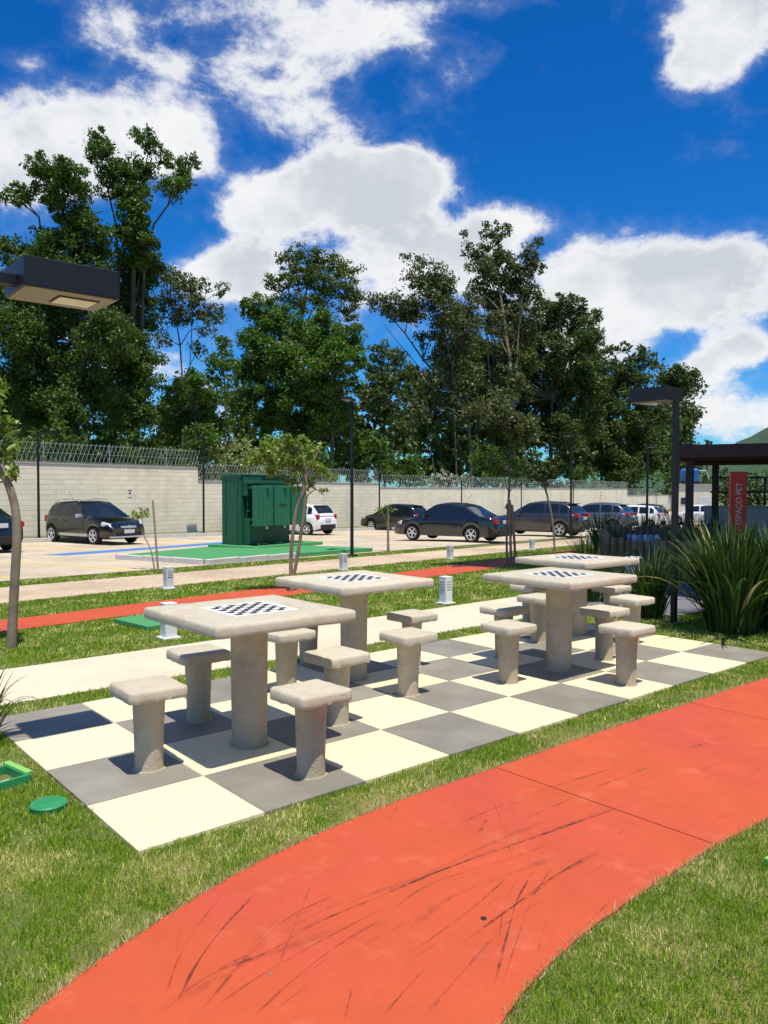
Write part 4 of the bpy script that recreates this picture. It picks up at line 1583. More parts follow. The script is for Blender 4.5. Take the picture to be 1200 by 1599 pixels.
SUV = dict(L=4.44, W=1.82, H=1.60, wr=0.35, xr=0.86, wb=2.67, suv=True, body=[(0, 0.70), (0.04, 0.96), (0.3, 1.06), (1.2, 1.05), (3.1, 1.02), (3.4, 0.99), (4.0, 0.88), (4.36, 0.76), (4.44, 0.60)],
           roof=[(0.14, 1.02), (0.34, 1.32), (0.6, 1.50), (1.0, 1.575), (1.9, 1.61), (2.4, 1.55), (2.85, 1.31), (3.28, 1.01)],
           windows=[(0.95, 1.55), (1.63, 2.72), (0.50, 0.87)], rear_glass=[0.20, 0.56], front_glass=[2.45, 3.2], twin=True,
           tail=[(0.16, 0.98, 0.30, 0.34, 0.16)], head=(4.1, 0.78, 0.36, 0.20, 0.15), seams=(0.92, 1.59, 2.95), bump=0.45, plate_z=0.86, spoiler=0.56, handle='trim_black')
SUPERMINI = dict(HATCH, H=1.47, wr=0.30)

near_row, wall_row = 'cars parked in the near row', 'cars parked along the block wall'
make_car('parked_car', 'black raised hatchback with silver roof rails facing the camera by the wall', CROSS, 'car_black', 14.95, 23.15, -1, wall_row)
make_car('parked_car', 'dark car cut off by the left edge, its red taillight by the tree trunk', SEDAN, 'car_navy', 9.75, 19.6, 1, wall_row)
make_car('parked_car', 'white hatchback seen from behind beside the green transformer', SUPERMINI, 'car_white', 26.55, 21.0, 1, wall_row)
make_car('parked_car', 'black hatchback at the wall, half hidden by the black sedan', HATCH, 'car_black', 35.0, 20.9, 1, wall_row)
make_car('parked_car', 'glossy black sedan with silver wheels parked behind the lawn', SEDAN, 'car_navy', 24.35, 11.15, 1, near_row)
make_car('parked_car', 'graphite wagon with star spoked wheels and red taillights', SUV, 'car_graphite', 31.95, 10.75, 1, near_row)
make_car('parked_car', 'blue grey wagon parked right of the graphite one', dict(SUV, H=1.55), 'car_bluegrey', 40.9, 11.3, 1, near_row)
make_car('parked_car', 'white hatchback between blue grey wagon and right lamp post', HATCH, 'car_white', 48.2, 11.4, 1, near_row)
make_car('parked_car', 'dark car whose roof shows above the white hatchback at right', HATCH, 'car_black', 57.0, 13.5, 1, near_row)
make_car('parked_car', 'white sedan beyond the pergola post beside the low wall', SEDAN, 'car_white', 56.5, 9.2, 1, near_row)

# world positions of the leaf masses and trunks: x, y, z, radius
TREES = {'ivy_tall': ([[[13.96, 33.95, -0.67, 0.344], [14.01, 34.04, 6.68, 0.313], [14.1, 34.1, 10.44, 0.25], [14.17, 34.13, 12.94, 0.188], [14.14, 34.24, 15.13, 0.125], [14.58, 33.92, 16.69, 0.069], [14.79, 33.79, 17.95, 0.038]], [[14.1, 34.1, -0.67, 0.188], [14.58, 33.79, 12.94, 0.125], [14.97, 33.51, 14.5, 0.094], [15.51, 33.09, 15.44, 0.075], [16.2, 32.55, 16.54, 0.041]], [[14.12, 34.12, -0.67, 0.157], [13.53, 34.73, 14.51, 0.094], [13.28, 35.0, 16.07, 0.075], [13.07, 35.24, 17.64, 0.05], [12.9, 35.43, 18.82, 0.031]]], [[12.74, 35.15, 18.78, 0.53], [12.8, 34.61, 17.73, 0.75], [13.39, 34.69, 16.99, 0.85], [13.13, 34.62, 15.92, 0.5], [14.37, 33.39, 18.46, 0.63], [15.03, 33.44, 18.08, 0.53], [15.75, 33.57, 17.83, 0.5], [16.2, 33.23, 17.46, 0.75], [16.62, 32.54, 17.67, 0.41], [15.46, 32.55, 16.14, 0.75], [16.22, 32.58, 16.61, 0.44], [14.12, 33.67, 16.65, 1.0], [13.95, 33.53, 15.5, 0.94], [13.83, 33.26, 14.34, 1.06], [13.97, 33.33, 13.18, 1.19], [15.01, 34.57, 12.73, 0.94], [14.46, 34.99, 12.24, 1.19], [14.28, 35.08, 10.96, 1.25], [14.41, 34.95, 9.68, 1.31], [13.44, 33.4, 8.03, 1.31], [13.96, 33.46, 6.77, 1.13], [13.88, 34.54, 5.47, 1.19], [14.78, 33.92, 10.82, 0.56], [14.71, 34.59, 8.07, 1.06], [13.75, 35.41, 9.98, 0.94], [13.78, 32.84, 5.33, 1.13]]), 'ivy_low': ([[[11.19, 33.67, -0.61, 0.326], [11.21, 33.78, 6.41, 0.267], [11.14, 33.96, 9.97, 0.208], [11.1, 34.1, 12.64, 0.178], [10.85, 34.39, 14.71, 0.104], [10.42, 34.8, 15.9, 0.059]], [[11.11, 34.1, -0.61, 0.148], [11.63, 33.71, 14.12, 0.089], [12.31, 33.14, 14.41, 0.047]], [[11.1, 34.09, -0.61, 0.119], [10.05, 35.05, 14.12, 0.071], [9.5, 35.55, 15.01, 0.044]]], [[8.77, 36.27, 15.04, 0.36], [9.27, 36.02, 15.33, 0.53], [9.57, 35.5, 15.07, 0.59], [9.97, 34.52, 16.22, 0.71], [10.56, 34.6, 15.82, 1.01], [10.91, 33.39, 15.83, 0.83], [11.71, 34.58, 15.57, 0.71], [10.73, 35.19, 14.91, 0.65], [11.31, 34.13, 14.01, 1.13], [11.85, 33.02, 13.52, 0.83], [10.66, 35.41, 13.31, 0.77], [10.95, 34.5, 12.76, 1.25], [11.98, 34.6, 12.6, 1.13], [12.47, 33.6, 12.79, 0.65], [10.01, 35.02, 11.76, 1.19], [10.92, 33.86, 11.09, 1.36], [12.12, 33.52, 11.22, 1.19], [9.07, 35.65, 12.45, 0.83], [8.69, 34.8, 10.75, 1.3], [9.76, 34.28, 9.53, 1.48], [11.67, 34.84, 9.45, 1.48], [8.49, 34.13, 8.47, 1.54], [11.76, 31.83, 8.54, 1.19], [10.4, 35.07, 7.52, 1.54], [8.8, 34.89, 6.61, 1.48], [11.53, 33.66, 7.02, 1.36], [12.13, 32.9, 6.11, 1.07], [9.74, 34.39, 5.18, 1.3], [9.1, 37.22, 5.06, 1.19], [10.74, 33.09, 5.14, 1.19]]), 'slender': ([[[19.86, 40.8, -0.81, 0.124], [19.96, 40.85, 7.91, 0.101], [19.88, 40.99, 10.23, 0.085], [19.76, 41.14, 11.39, 0.07], [19.37, 41.53, 12.94, 0.039]], [[19.89, 41.0, -0.82, 0.062], [20.48, 40.55, 11.97, 0.046], [21.08, 40.07, 12.94, 0.031], [21.75, 39.54, 13.52, 0.023]]], [[19.35, 41.45, 14.46, 0.62], [19.44, 40.77, 13.72, 0.85], [19.23, 41.94, 13.0, 0.77], [20.35, 40.27, 13.7, 0.7], [20.97, 40.01, 13.83, 0.46], [21.98, 39.73, 13.59, 0.54], [20.32, 40.23, 12.66, 0.93], [21.65, 39.69, 12.26, 0.7], [20.2, 41.71, 12.32, 0.77], [20.86, 39.49, 11.28, 0.62], [18.89, 41.15, 10.33, 0.54], [20.58, 39.97, 9.98, 0.54], [19.06, 42.12, 12.03, 0.46]]), 'lime': ([[[20.4, 36.37, -0.8, 0.109], [20.43, 36.44, 6.05, 0.087], [20.41, 36.53, 7.86, 0.065], [20.37, 36.6, 9.13, 0.036]]], [[20.47, 36.78, 9.71, 0.72], [19.92, 36.36, 8.58, 0.8], [20.63, 36.04, 8.47, 0.65], [20.23, 36.06, 7.51, 0.65], [19.83, 36.96, 7.85, 0.51]]), 'round_green': ([[[18.15, 35.65, -0.76, 0.138], [18.2, 35.7, 5.84, 0.104], [18.15, 35.8, 7.23, 0.069]]], [[17.68, 35.01, 7.17, 0.9], [19.07, 35.54, 6.58, 0.97], [17.82, 37.15, 6.57, 0.97], [18.74, 36.78, 5.79, 1.18], [19.34, 35.32, 5.19, 0.9], [17.66, 37.33, 5.23, 0.9], [17.82, 34.61, 4.22, 0.97], [16.59, 36.59, 5.47, 0.76], [16.91, 37.68, 7.32, 0.62]]), 'feathery': ([[[30.72, 43.4, -0.9, 0.231], [30.74, 43.55, 9.13, 0.203], [30.6, 43.81, 12.82, 0.166], [30.78, 43.74, 15.12, 0.12], [31.17, 43.48, 16.97, 0.074]], [[30.69, 43.77, -0.9, 0.111], [31.71, 42.97, 15.58, 0.074], [32.79, 42.11, 16.96, 0.046]], [[30.69, 43.78, -0.9, 0.092], [29.96, 44.47, 16.05, 0.065], [29.48, 44.91, 17.2, 0.037]]], [[30.17, 45.11, 18.33, 0.92], [30.6, 43.77, 18.39, 0.92], [32.2, 43.96, 18.55, 1.01], [32.76, 42.52, 18.06, 1.01], [33.79, 42.04, 17.4, 0.83], [29.05, 44.75, 16.41, 0.83], [29.79, 43.56, 16.47, 1.2], [31.35, 43.1, 16.65, 1.29], [32.05, 41.44, 16.07, 1.2], [33.37, 41.21, 15.42, 1.01], [30.05, 45.47, 15.33, 0.83], [31.46, 42.62, 15.02, 1.11], [32.48, 40.96, 14.15, 0.92], [30.06, 43.0, 14.6, 1.01]]), 'dense_mid': ([[[26.4, 39.16, -0.9, 0.247], [26.54, 39.18, 7.49, 0.206], [26.38, 39.44, 10.78, 0.148], [25.95, 39.88, 12.84, 0.082]], [[28.6, 37.29, -0.9, 0.247], [28.6, 37.41, 6.66, 0.206], [28.87, 37.28, 9.54, 0.14], [28.75, 37.45, 11.19, 0.082]]], [[24.39, 40.27, 13.25, 0.99], [25.86, 40.98, 13.1, 1.24], [26.01, 39.22, 12.0, 1.48], [24.6, 40.17, 11.08, 1.32], [25.11, 38.57, 9.87, 1.65], [28.29, 39.81, 11.9, 1.4], [28.12, 37.63, 11.55, 1.65], [28.89, 36.28, 11.12, 1.24], [26.19, 37.35, 9.28, 1.73], [27.75, 36.11, 9.44, 1.65], [29.41, 35.9, 9.99, 0.99], [25.06, 41.21, 9.01, 1.4], [25.44, 38.38, 7.73, 1.73], [26.92, 37.01, 7.52, 1.4], [24.57, 40.8, 7.08, 1.24], [25.09, 39.34, 5.98, 1.4], [30.19, 37.31, 8.43, 0.82], [27.42, 37.03, 5.75, 1.24], [29.02, 37.15, 6.67, 1.24], [27.55, 39.37, 5.7, 1.4]]), 'small_dark': ([[[37.67, 42.74, -0.9, 0.173], [37.66, 42.88, 7.69, 0.148], [37.63, 42.99, 10.16, 0.099], [37.75, 42.97, 12.14, 0.049]]], [[37.53, 42.87, 12.2, 1.09], [39.12, 43.19, 11.82, 0.99], [37.09, 43.42, 10.9, 1.09], [37.27, 42.26, 9.76, 1.38], [38.39, 42.06, 9.15, 0.99], [36.16, 42.6, 8.44, 1.19], [37.68, 42.59, 7.67, 1.19], [38.15, 41.57, 6.65, 1.19]]), 'leaning': ([[[48.02, 43.16, -0.9, 0.276], [47.74, 43.5, 7.3, 0.243], [46.94, 44.26, 9.51, 0.221], [46.04, 45.08, 10.95, 0.188], [44.81, 46.19, 12.82, 0.143], [43.68, 47.23, 15.03, 0.099], [42.53, 48.27, 16.8, 0.061], [41.88, 48.86, 17.9, 0.033]], [[47.1, 44.11, -0.9, 0.166], [46.74, 44.53, 12.27, 0.143], [46.13, 45.17, 15.58, 0.11], [45.25, 46.02, 18.34, 0.077], [44.54, 46.7, 20.55, 0.044], [43.97, 47.23, 21.76, 0.028]], [[46.04, 45.08, -0.9, 0.11], [44.47, 46.46, 12.27, 0.077], [43.24, 47.57, 14.21, 0.05], [42.26, 48.46, 15.86, 0.028]]], [[42.13, 49.52, 17.96, 0.77], [42.88, 48.85, 17.62, 0.88], [43.3, 47.63, 17.35, 1.21], [43.82, 46.08, 19.42, 0.88], [43.73, 47.12, 21.58, 0.44], [44.5, 46.26, 20.99, 0.66], [44.74, 45.48, 19.78, 1.21], [45.47, 44.82, 18.58, 1.32], [44.65, 47.65, 16.89, 1.1], [44.41, 45.44, 17.23, 1.21], [45.57, 43.83, 16.69, 1.43], [48.54, 45.06, 16.17, 1.55], [46.22, 45.26, 15.06, 0.99], [48.31, 45.3, 14.21, 1.43], [48.05, 43.38, 17.74, 0.88], [45.31, 46.72, 14.61, 0.77], [46.37, 45.41, 12.89, 1.21], [47.93, 44.61, 11.57, 1.32], [46.94, 45.2, 9.6, 1.32], [47.87, 43.41, 8.41, 1.43], [44.66, 45.22, 11.06, 0.88], [44.04, 45.76, 8.34, 1.1]]), 'tall_gum': ([[[57.02, 46.04, -0.9, 0.371], [56.82, 46.37, 9.23, 0.321], [56.72, 46.63, 14.17, 0.284], [56.34, 47.12, 18.49, 0.222], [55.93, 47.6, 22.2, 0.161], [55.62, 47.98, 25.29, 0.086]], [[56.7, 46.7, -0.9, 0.185], [57.57, 46.1, 19.11, 0.136], [58.29, 45.6, 22.2, 0.086], [58.91, 45.18, 24.97, 0.043]], [[56.17, 47.31, -0.9, 0.099], [54.81, 48.57, 22.82, 0.074], [53.74, 49.59, 26.03, 0.031]]], [[56.03, 48.69, 26.9, 0.93], [56.94, 47.84, 26.76, 0.8], [56.61, 48.21, 25.79, 0.86], [53.49, 49.61, 26.23, 0.43], [54.66, 49.27, 24.67, 1.11], [56.13, 48.68, 24.2, 1.36], [56.9, 47.31, 24.03, 1.11], [59.37, 45.32, 25.65, 0.56], [58.47, 45.6, 24.44, 0.93], [59.13, 45.35, 23.4, 0.93], [58.23, 46.34, 22.96, 1.24], [54.29, 48.09, 22.38, 1.36], [57.17, 48.35, 21.95, 1.48], [58.78, 47.12, 21.6, 1.48], [53.52, 48.52, 20.63, 0.86], [56.19, 49.15, 20.07, 1.36], [57.89, 47.98, 19.49, 1.61], [58.64, 45.88, 19.85, 1.36], [54.43, 46.73, 16.95, 1.48], [58.61, 47.28, 17.22, 1.85], [53.73, 48.38, 17.85, 0.86], [57.82, 48.06, 14.72, 1.73], [57.4, 46.88, 12.04, 1.85], [54.7, 45.81, 9.04, 1.85], [56.36, 45.03, 7.28, 1.73]]), 'broad_right': ([[[66.86, 49.51, -0.9, 0.415], [67.09, 49.56, 11.54, 0.346], [67.39, 49.48, 16.38, 0.249], [67.88, 49.19, 19.83, 0.138]]], [[68.15, 49.57, 21.73, 1.38], [69.23, 48.36, 21.95, 1.18], [67.79, 50.67, 20.49, 1.94], [70.89, 49.21, 20.12, 2.08], [70.37, 46.37, 20.4, 0.9], [68.5, 46.02, 18.05, 1.8], [68.33, 51.6, 17.83, 2.35], [66.56, 46.86, 16.26, 2.49], [71.86, 47.37, 16.95, 1.52], [62.76, 50.75, 15.62, 2.49], [63.21, 55.13, 16.25, 2.49], [60.93, 56.82, 14.96, 2.35], [67.32, 52.01, 13.47, 3.04], [63.19, 53.24, 12.54, 2.91], [69.68, 49.99, 12.83, 3.04], [59.5, 53.93, 10.82, 2.35], [70.72, 47.7, 13.04, 2.35], [57.85, 56.69, 12.85, 1.52], [66.97, 52.25, 9.3, 2.91], [63.78, 54.11, 8.55, 2.77], [67.86, 48.59, 8.41, 2.91], [59.1, 56.38, 8.1, 2.35], [58.97, 53.42, 6.57, 2.08], [56.37, 56.54, 10.0, 1.52], [56.37, 59.03, 12.97, 1.25], [55.82, 58.95, 8.78, 1.8], [71.17, 48.5, 9.64, 2.35]]), 'right_round': ([[[88.55, 53.39, -0.9, 0.333], [88.68, 53.53, 11.06, 0.283], [88.57, 53.78, 15.22, 0.2], [89.26, 53.3, 18.13, 0.1]]], [[87.13, 55.45, 19.59, 0.92], [87.57, 53.84, 19.91, 0.92], [89.39, 52.65, 18.81, 1.41], [91.83, 52.08, 18.17, 1.25], [89.19, 53.44, 17.56, 1.5], [86.25, 54.19, 17.52, 1.16], [87.09, 56.85, 16.08, 1.83], [89.3, 55.2, 15.1, 2.16], [88.7, 51.46, 14.83, 1.83], [85.65, 56.42, 11.92, 2.83], [87.57, 53.68, 11.42, 2.83], [91.77, 52.73, 11.61, 2.16], [91.52, 50.57, 11.84, 1.08], [85.19, 54.55, 7.65, 2.83], [89.19, 52.89, 7.73, 2.83], [93.04, 51.96, 7.84, 1.66], [85.76, 53.02, 4.76, 2.5], [88.94, 50.88, 5.18, 2.0]])}
SHRUBS = [('fern', [[12.27, 32.89, 5.23, 0.77], [11.92, 33.58, 4.6, 0.77], [12.77, 32.27, 4.77, 0.65], [12.27, 32.54, 3.88, 0.77], [13.26, 32.37, 4.06, 0.59]]), ('fern', [[9.66, 31.92, 4.21, 0.6], [8.86, 31.46, 3.55, 0.66], [10.11, 31.68, 3.47, 0.66]]), ('weed', [[7.67, 30.77, 3.47, 0.52], [8.19, 30.48, 3.08, 0.42], [7.48, 31.93, 3.25, 0.47]]), ('weed', [[11.22, 32.89, 3.27, 0.47], [12.05, 32.77, 3.14, 0.41], [12.66, 31.27, 3.25, 0.47], [12.54, 32.49, 3.44, 0.41]]), ('weed', [[14.71, 33.18, 3.55, 0.63], [15.41, 32.54, 3.29, 0.5], [14.5, 33.84, 3.19, 0.38], [15.99, 32.35, 3.56, 0.44]]), ('pale', [[19.04, 35.15, 3.5, 0.69], [19.92, 34.98, 3.8, 0.69], [20.47, 34.21, 3.86, 0.62], [18.33, 34.89, 3.06, 0.49], [19.29, 34.55, 3.0, 0.62], [20.76, 33.68, 3.25, 0.62], [20.05, 34.18, 2.9, 0.62]]), ('pale', [[22.38, 34.65, 3.87, 0.58], [22.63, 34.05, 3.31, 0.65], [21.53, 34.31, 2.58, 0.58]]), ('bright', [[30.42, 37.95, 5.47, 0.94], [31.5, 37.95, 4.75, 1.03], [31.95, 36.8, 4.71, 0.94], [31.26, 37.99, 3.67, 0.94], [32.74, 37.08, 3.81, 0.86], [30.18, 38.7, 4.09, 0.77]]), ('weed', [[25.72, 36.0, 3.46, 0.77], [26.56, 35.18, 3.26, 0.7], [24.73, 36.25, 3.06, 0.62]]), ('bright', [[35.36, 38.75, 3.8, 0.82], [36.04, 37.47, 3.55, 0.91], [36.04, 38.14, 2.88, 0.63]]), ('white', [[41.09, 40.03, 2.65, 0.6], [42.32, 39.86, 2.51, 0.6], [42.94, 39.2, 2.36, 0.5], [40.77, 40.77, 2.36, 0.45]]), ('bright', [[49.91, 43.77, 4.62, 1.47], [50.7, 42.6, 3.93, 1.25], [49.31, 44.75, 3.62, 1.02], [52.19, 41.68, 3.77, 1.13]]), ('weed', [[65.25, 49.96, 3.57, 1.23], [66.3, 48.23, 3.21, 1.1], [67.81, 46.87, 3.55, 1.23], [69.16, 45.8, 2.86, 0.96]]), ('bright', [[93.1, 58.74, 3.28, 1.42], [94.45, 56.59, 2.82, 1.42], [97.27, 55.35, 3.28, 1.42], [98.38, 53.58, 3.27, 1.24]])]
FAR_TREES = [[[97.25, 51.57, 7.12, 1.04], [96.14, 51.85, 5.2, 1.38], [98.3, 50.74, 5.56, 1.12]], [[104.92, 52.84, 3.32, 1.66], [106.91, 51.95, 2.69, 1.48], [105.84, 54.31, 4.28, 1.11]], [[116.11, 54.09, 3.75, 1.78], [118.16, 53.57, 2.77, 1.78], [115.62, 54.84, 2.18, 1.58]], [[117.1, 50.92, 3.13, 1.75], [117.88, 49.56, 3.7, 1.36], [117.1, 50.14, 1.77, 1.75]], [[128.86, 51.85, 3.55, 1.85], [130.18, 50.4, 2.82, 1.85], [127.74, 52.36, 1.99, 1.44]], [[144.13, 71.59, 10.79, 0.62], [145.05, 71.16, 9.81, 0.99], [144.73, 69.34, 9.48, 0.99], [143.2, 71.74, 9.28, 0.74], [146.32, 68.85, 9.02, 0.74]]]
YOUNG = [([[[0.79, 4.87, -0.02, 0.0472], [0.81, 4.87, 0.31, 0.0435], [0.83, 4.86, 0.68, 0.0416], [0.85, 4.86, 1.04, 0.0416], [0.84, 4.87, 1.32, 0.0378], [0.8, 4.92, 1.53, 0.0359], [0.75, 4.97, 1.68, 0.0302], [0.69, 5.03, 1.96, 0.0227], [0.66, 5.07, 2.26, 0.0151]]], [[0.7, 5.04, 2.11, 0.244], [0.81, 5.02, 1.9, 0.158], [0.62, 5.17, 1.78, 0.244], [0.83, 4.98, 2.07, 0.11], [0.63, 4.97, 2.37, 0.244], [0.84, 4.91, 1.68, 0.085], [0.48, 5.28, 2.02, 0.305], [0.74, 5.0, 1.62, 0.098]]), ([[[5.33, 6.92, -0.08, 0.0365], [5.33, 6.94, 0.37, 0.0304], [5.35, 6.93, 0.76, 0.0304], [5.41, 6.9, 1.2, 0.028], [5.49, 6.84, 1.47, 0.0365], [5.52, 6.83, 1.76, 0.0365], [5.47, 6.88, 2.04, 0.0243], [5.33, 7.01, 2.23, 0.0122]], [[5.35, 6.91, 0.13, 0.028], [5.42, 6.87, 0.57, 0.028], [5.49, 6.83, 1.11, 0.0255], [5.52, 6.81, 1.4, 0.0304]], [[5.52, 6.82, 1.69, 0.0243], [5.62, 6.75, 1.94, 0.0158], [5.7, 6.69, 2.14, 0.0097]]], [[4.92, 7.37, 2.02, 0.176], [4.85, 7.45, 1.86, 0.118], [5.0, 7.22, 2.09, 0.216], [5.23, 7.22, 2.19, 0.235], [5.32, 6.99, 2.23, 0.196], [5.49, 6.9, 2.2, 0.196], [5.65, 6.83, 2.12, 0.196], [5.28, 7.11, 1.92, 0.255], [5.44, 6.83, 1.89, 0.255], [5.67, 6.64, 1.86, 0.176], [5.08, 7.16, 1.79, 0.157], [5.81, 6.6, 1.72, 0.137], [5.63, 6.85, 1.67, 0.176], [5.35, 7.05, 1.67, 0.157], [4.94, 7.31, 1.94, 0.118], [5.72, 6.64, 1.5, 0.069], [5.42, 6.94, 1.5, 0.078]]), ([[[10.77, 7.3, -0.07, 0.0241], [10.77, 7.32, 0.66, 0.0225], [10.82, 7.31, 1.43, 0.0225], [10.83, 7.31, 1.88, 0.0192], [10.88, 7.28, 2.18, 0.0112]]], [[10.3, 7.71, 2.18, 0.233], [10.52, 7.56, 2.08, 0.233], [10.66, 7.35, 2.18, 0.181], [10.82, 7.23, 2.05, 0.233], [11.06, 7.13, 1.95, 0.181], [11.02, 7.2, 1.76, 0.181], [10.69, 7.46, 1.88, 0.181], [10.87, 7.28, 2.34, 0.129], [10.81, 7.36, 1.17, 0.091], [10.31, 7.77, 1.95, 0.129]]), ([[[16.14, 10.21, -0.21, 0.0284], [16.11, 10.26, 0.53, 0.0284], [16.03, 10.36, 1.23, 0.0262], [15.92, 10.47, 1.73, 0.0219]], [[16.03, 10.36, 1.14, 0.0197], [15.97, 10.42, 1.67, 0.0153]]], [[15.67, 10.56, 2.02, 0.3], [15.87, 10.35, 2.14, 0.317], [16.0, 10.58, 1.8, 0.282], [16.21, 10.39, 1.97, 0.247], [15.7, 10.74, 1.73, 0.159], [16.27, 10.22, 2.25, 0.212], [15.79, 10.55, 2.38, 0.212]]), ([[[13.67, 14.4, -0.35, 0.0282], [13.68, 14.42, 0.46, 0.0235], [13.68, 14.44, 0.99, 0.0164]]], [[13.45, 14.55, 0.94, 0.152], [13.64, 14.43, 1.03, 0.152], [13.79, 14.31, 0.92, 0.114], [13.6, 14.56, 0.78, 0.114]]), ([[[5.42, 12.08, -0.17, 0.0162], [5.36, 12.15, 0.26, 0.0114], [5.25, 12.26, 0.59, 0.0097], [5.23, 12.28, 0.89, 0.0081]]], [[5.13, 12.42, 0.99, 0.092], [5.25, 12.31, 1.05, 0.105], [5.29, 12.2, 0.97, 0.079], [5.16, 12.33, 0.94, 0.065]])]
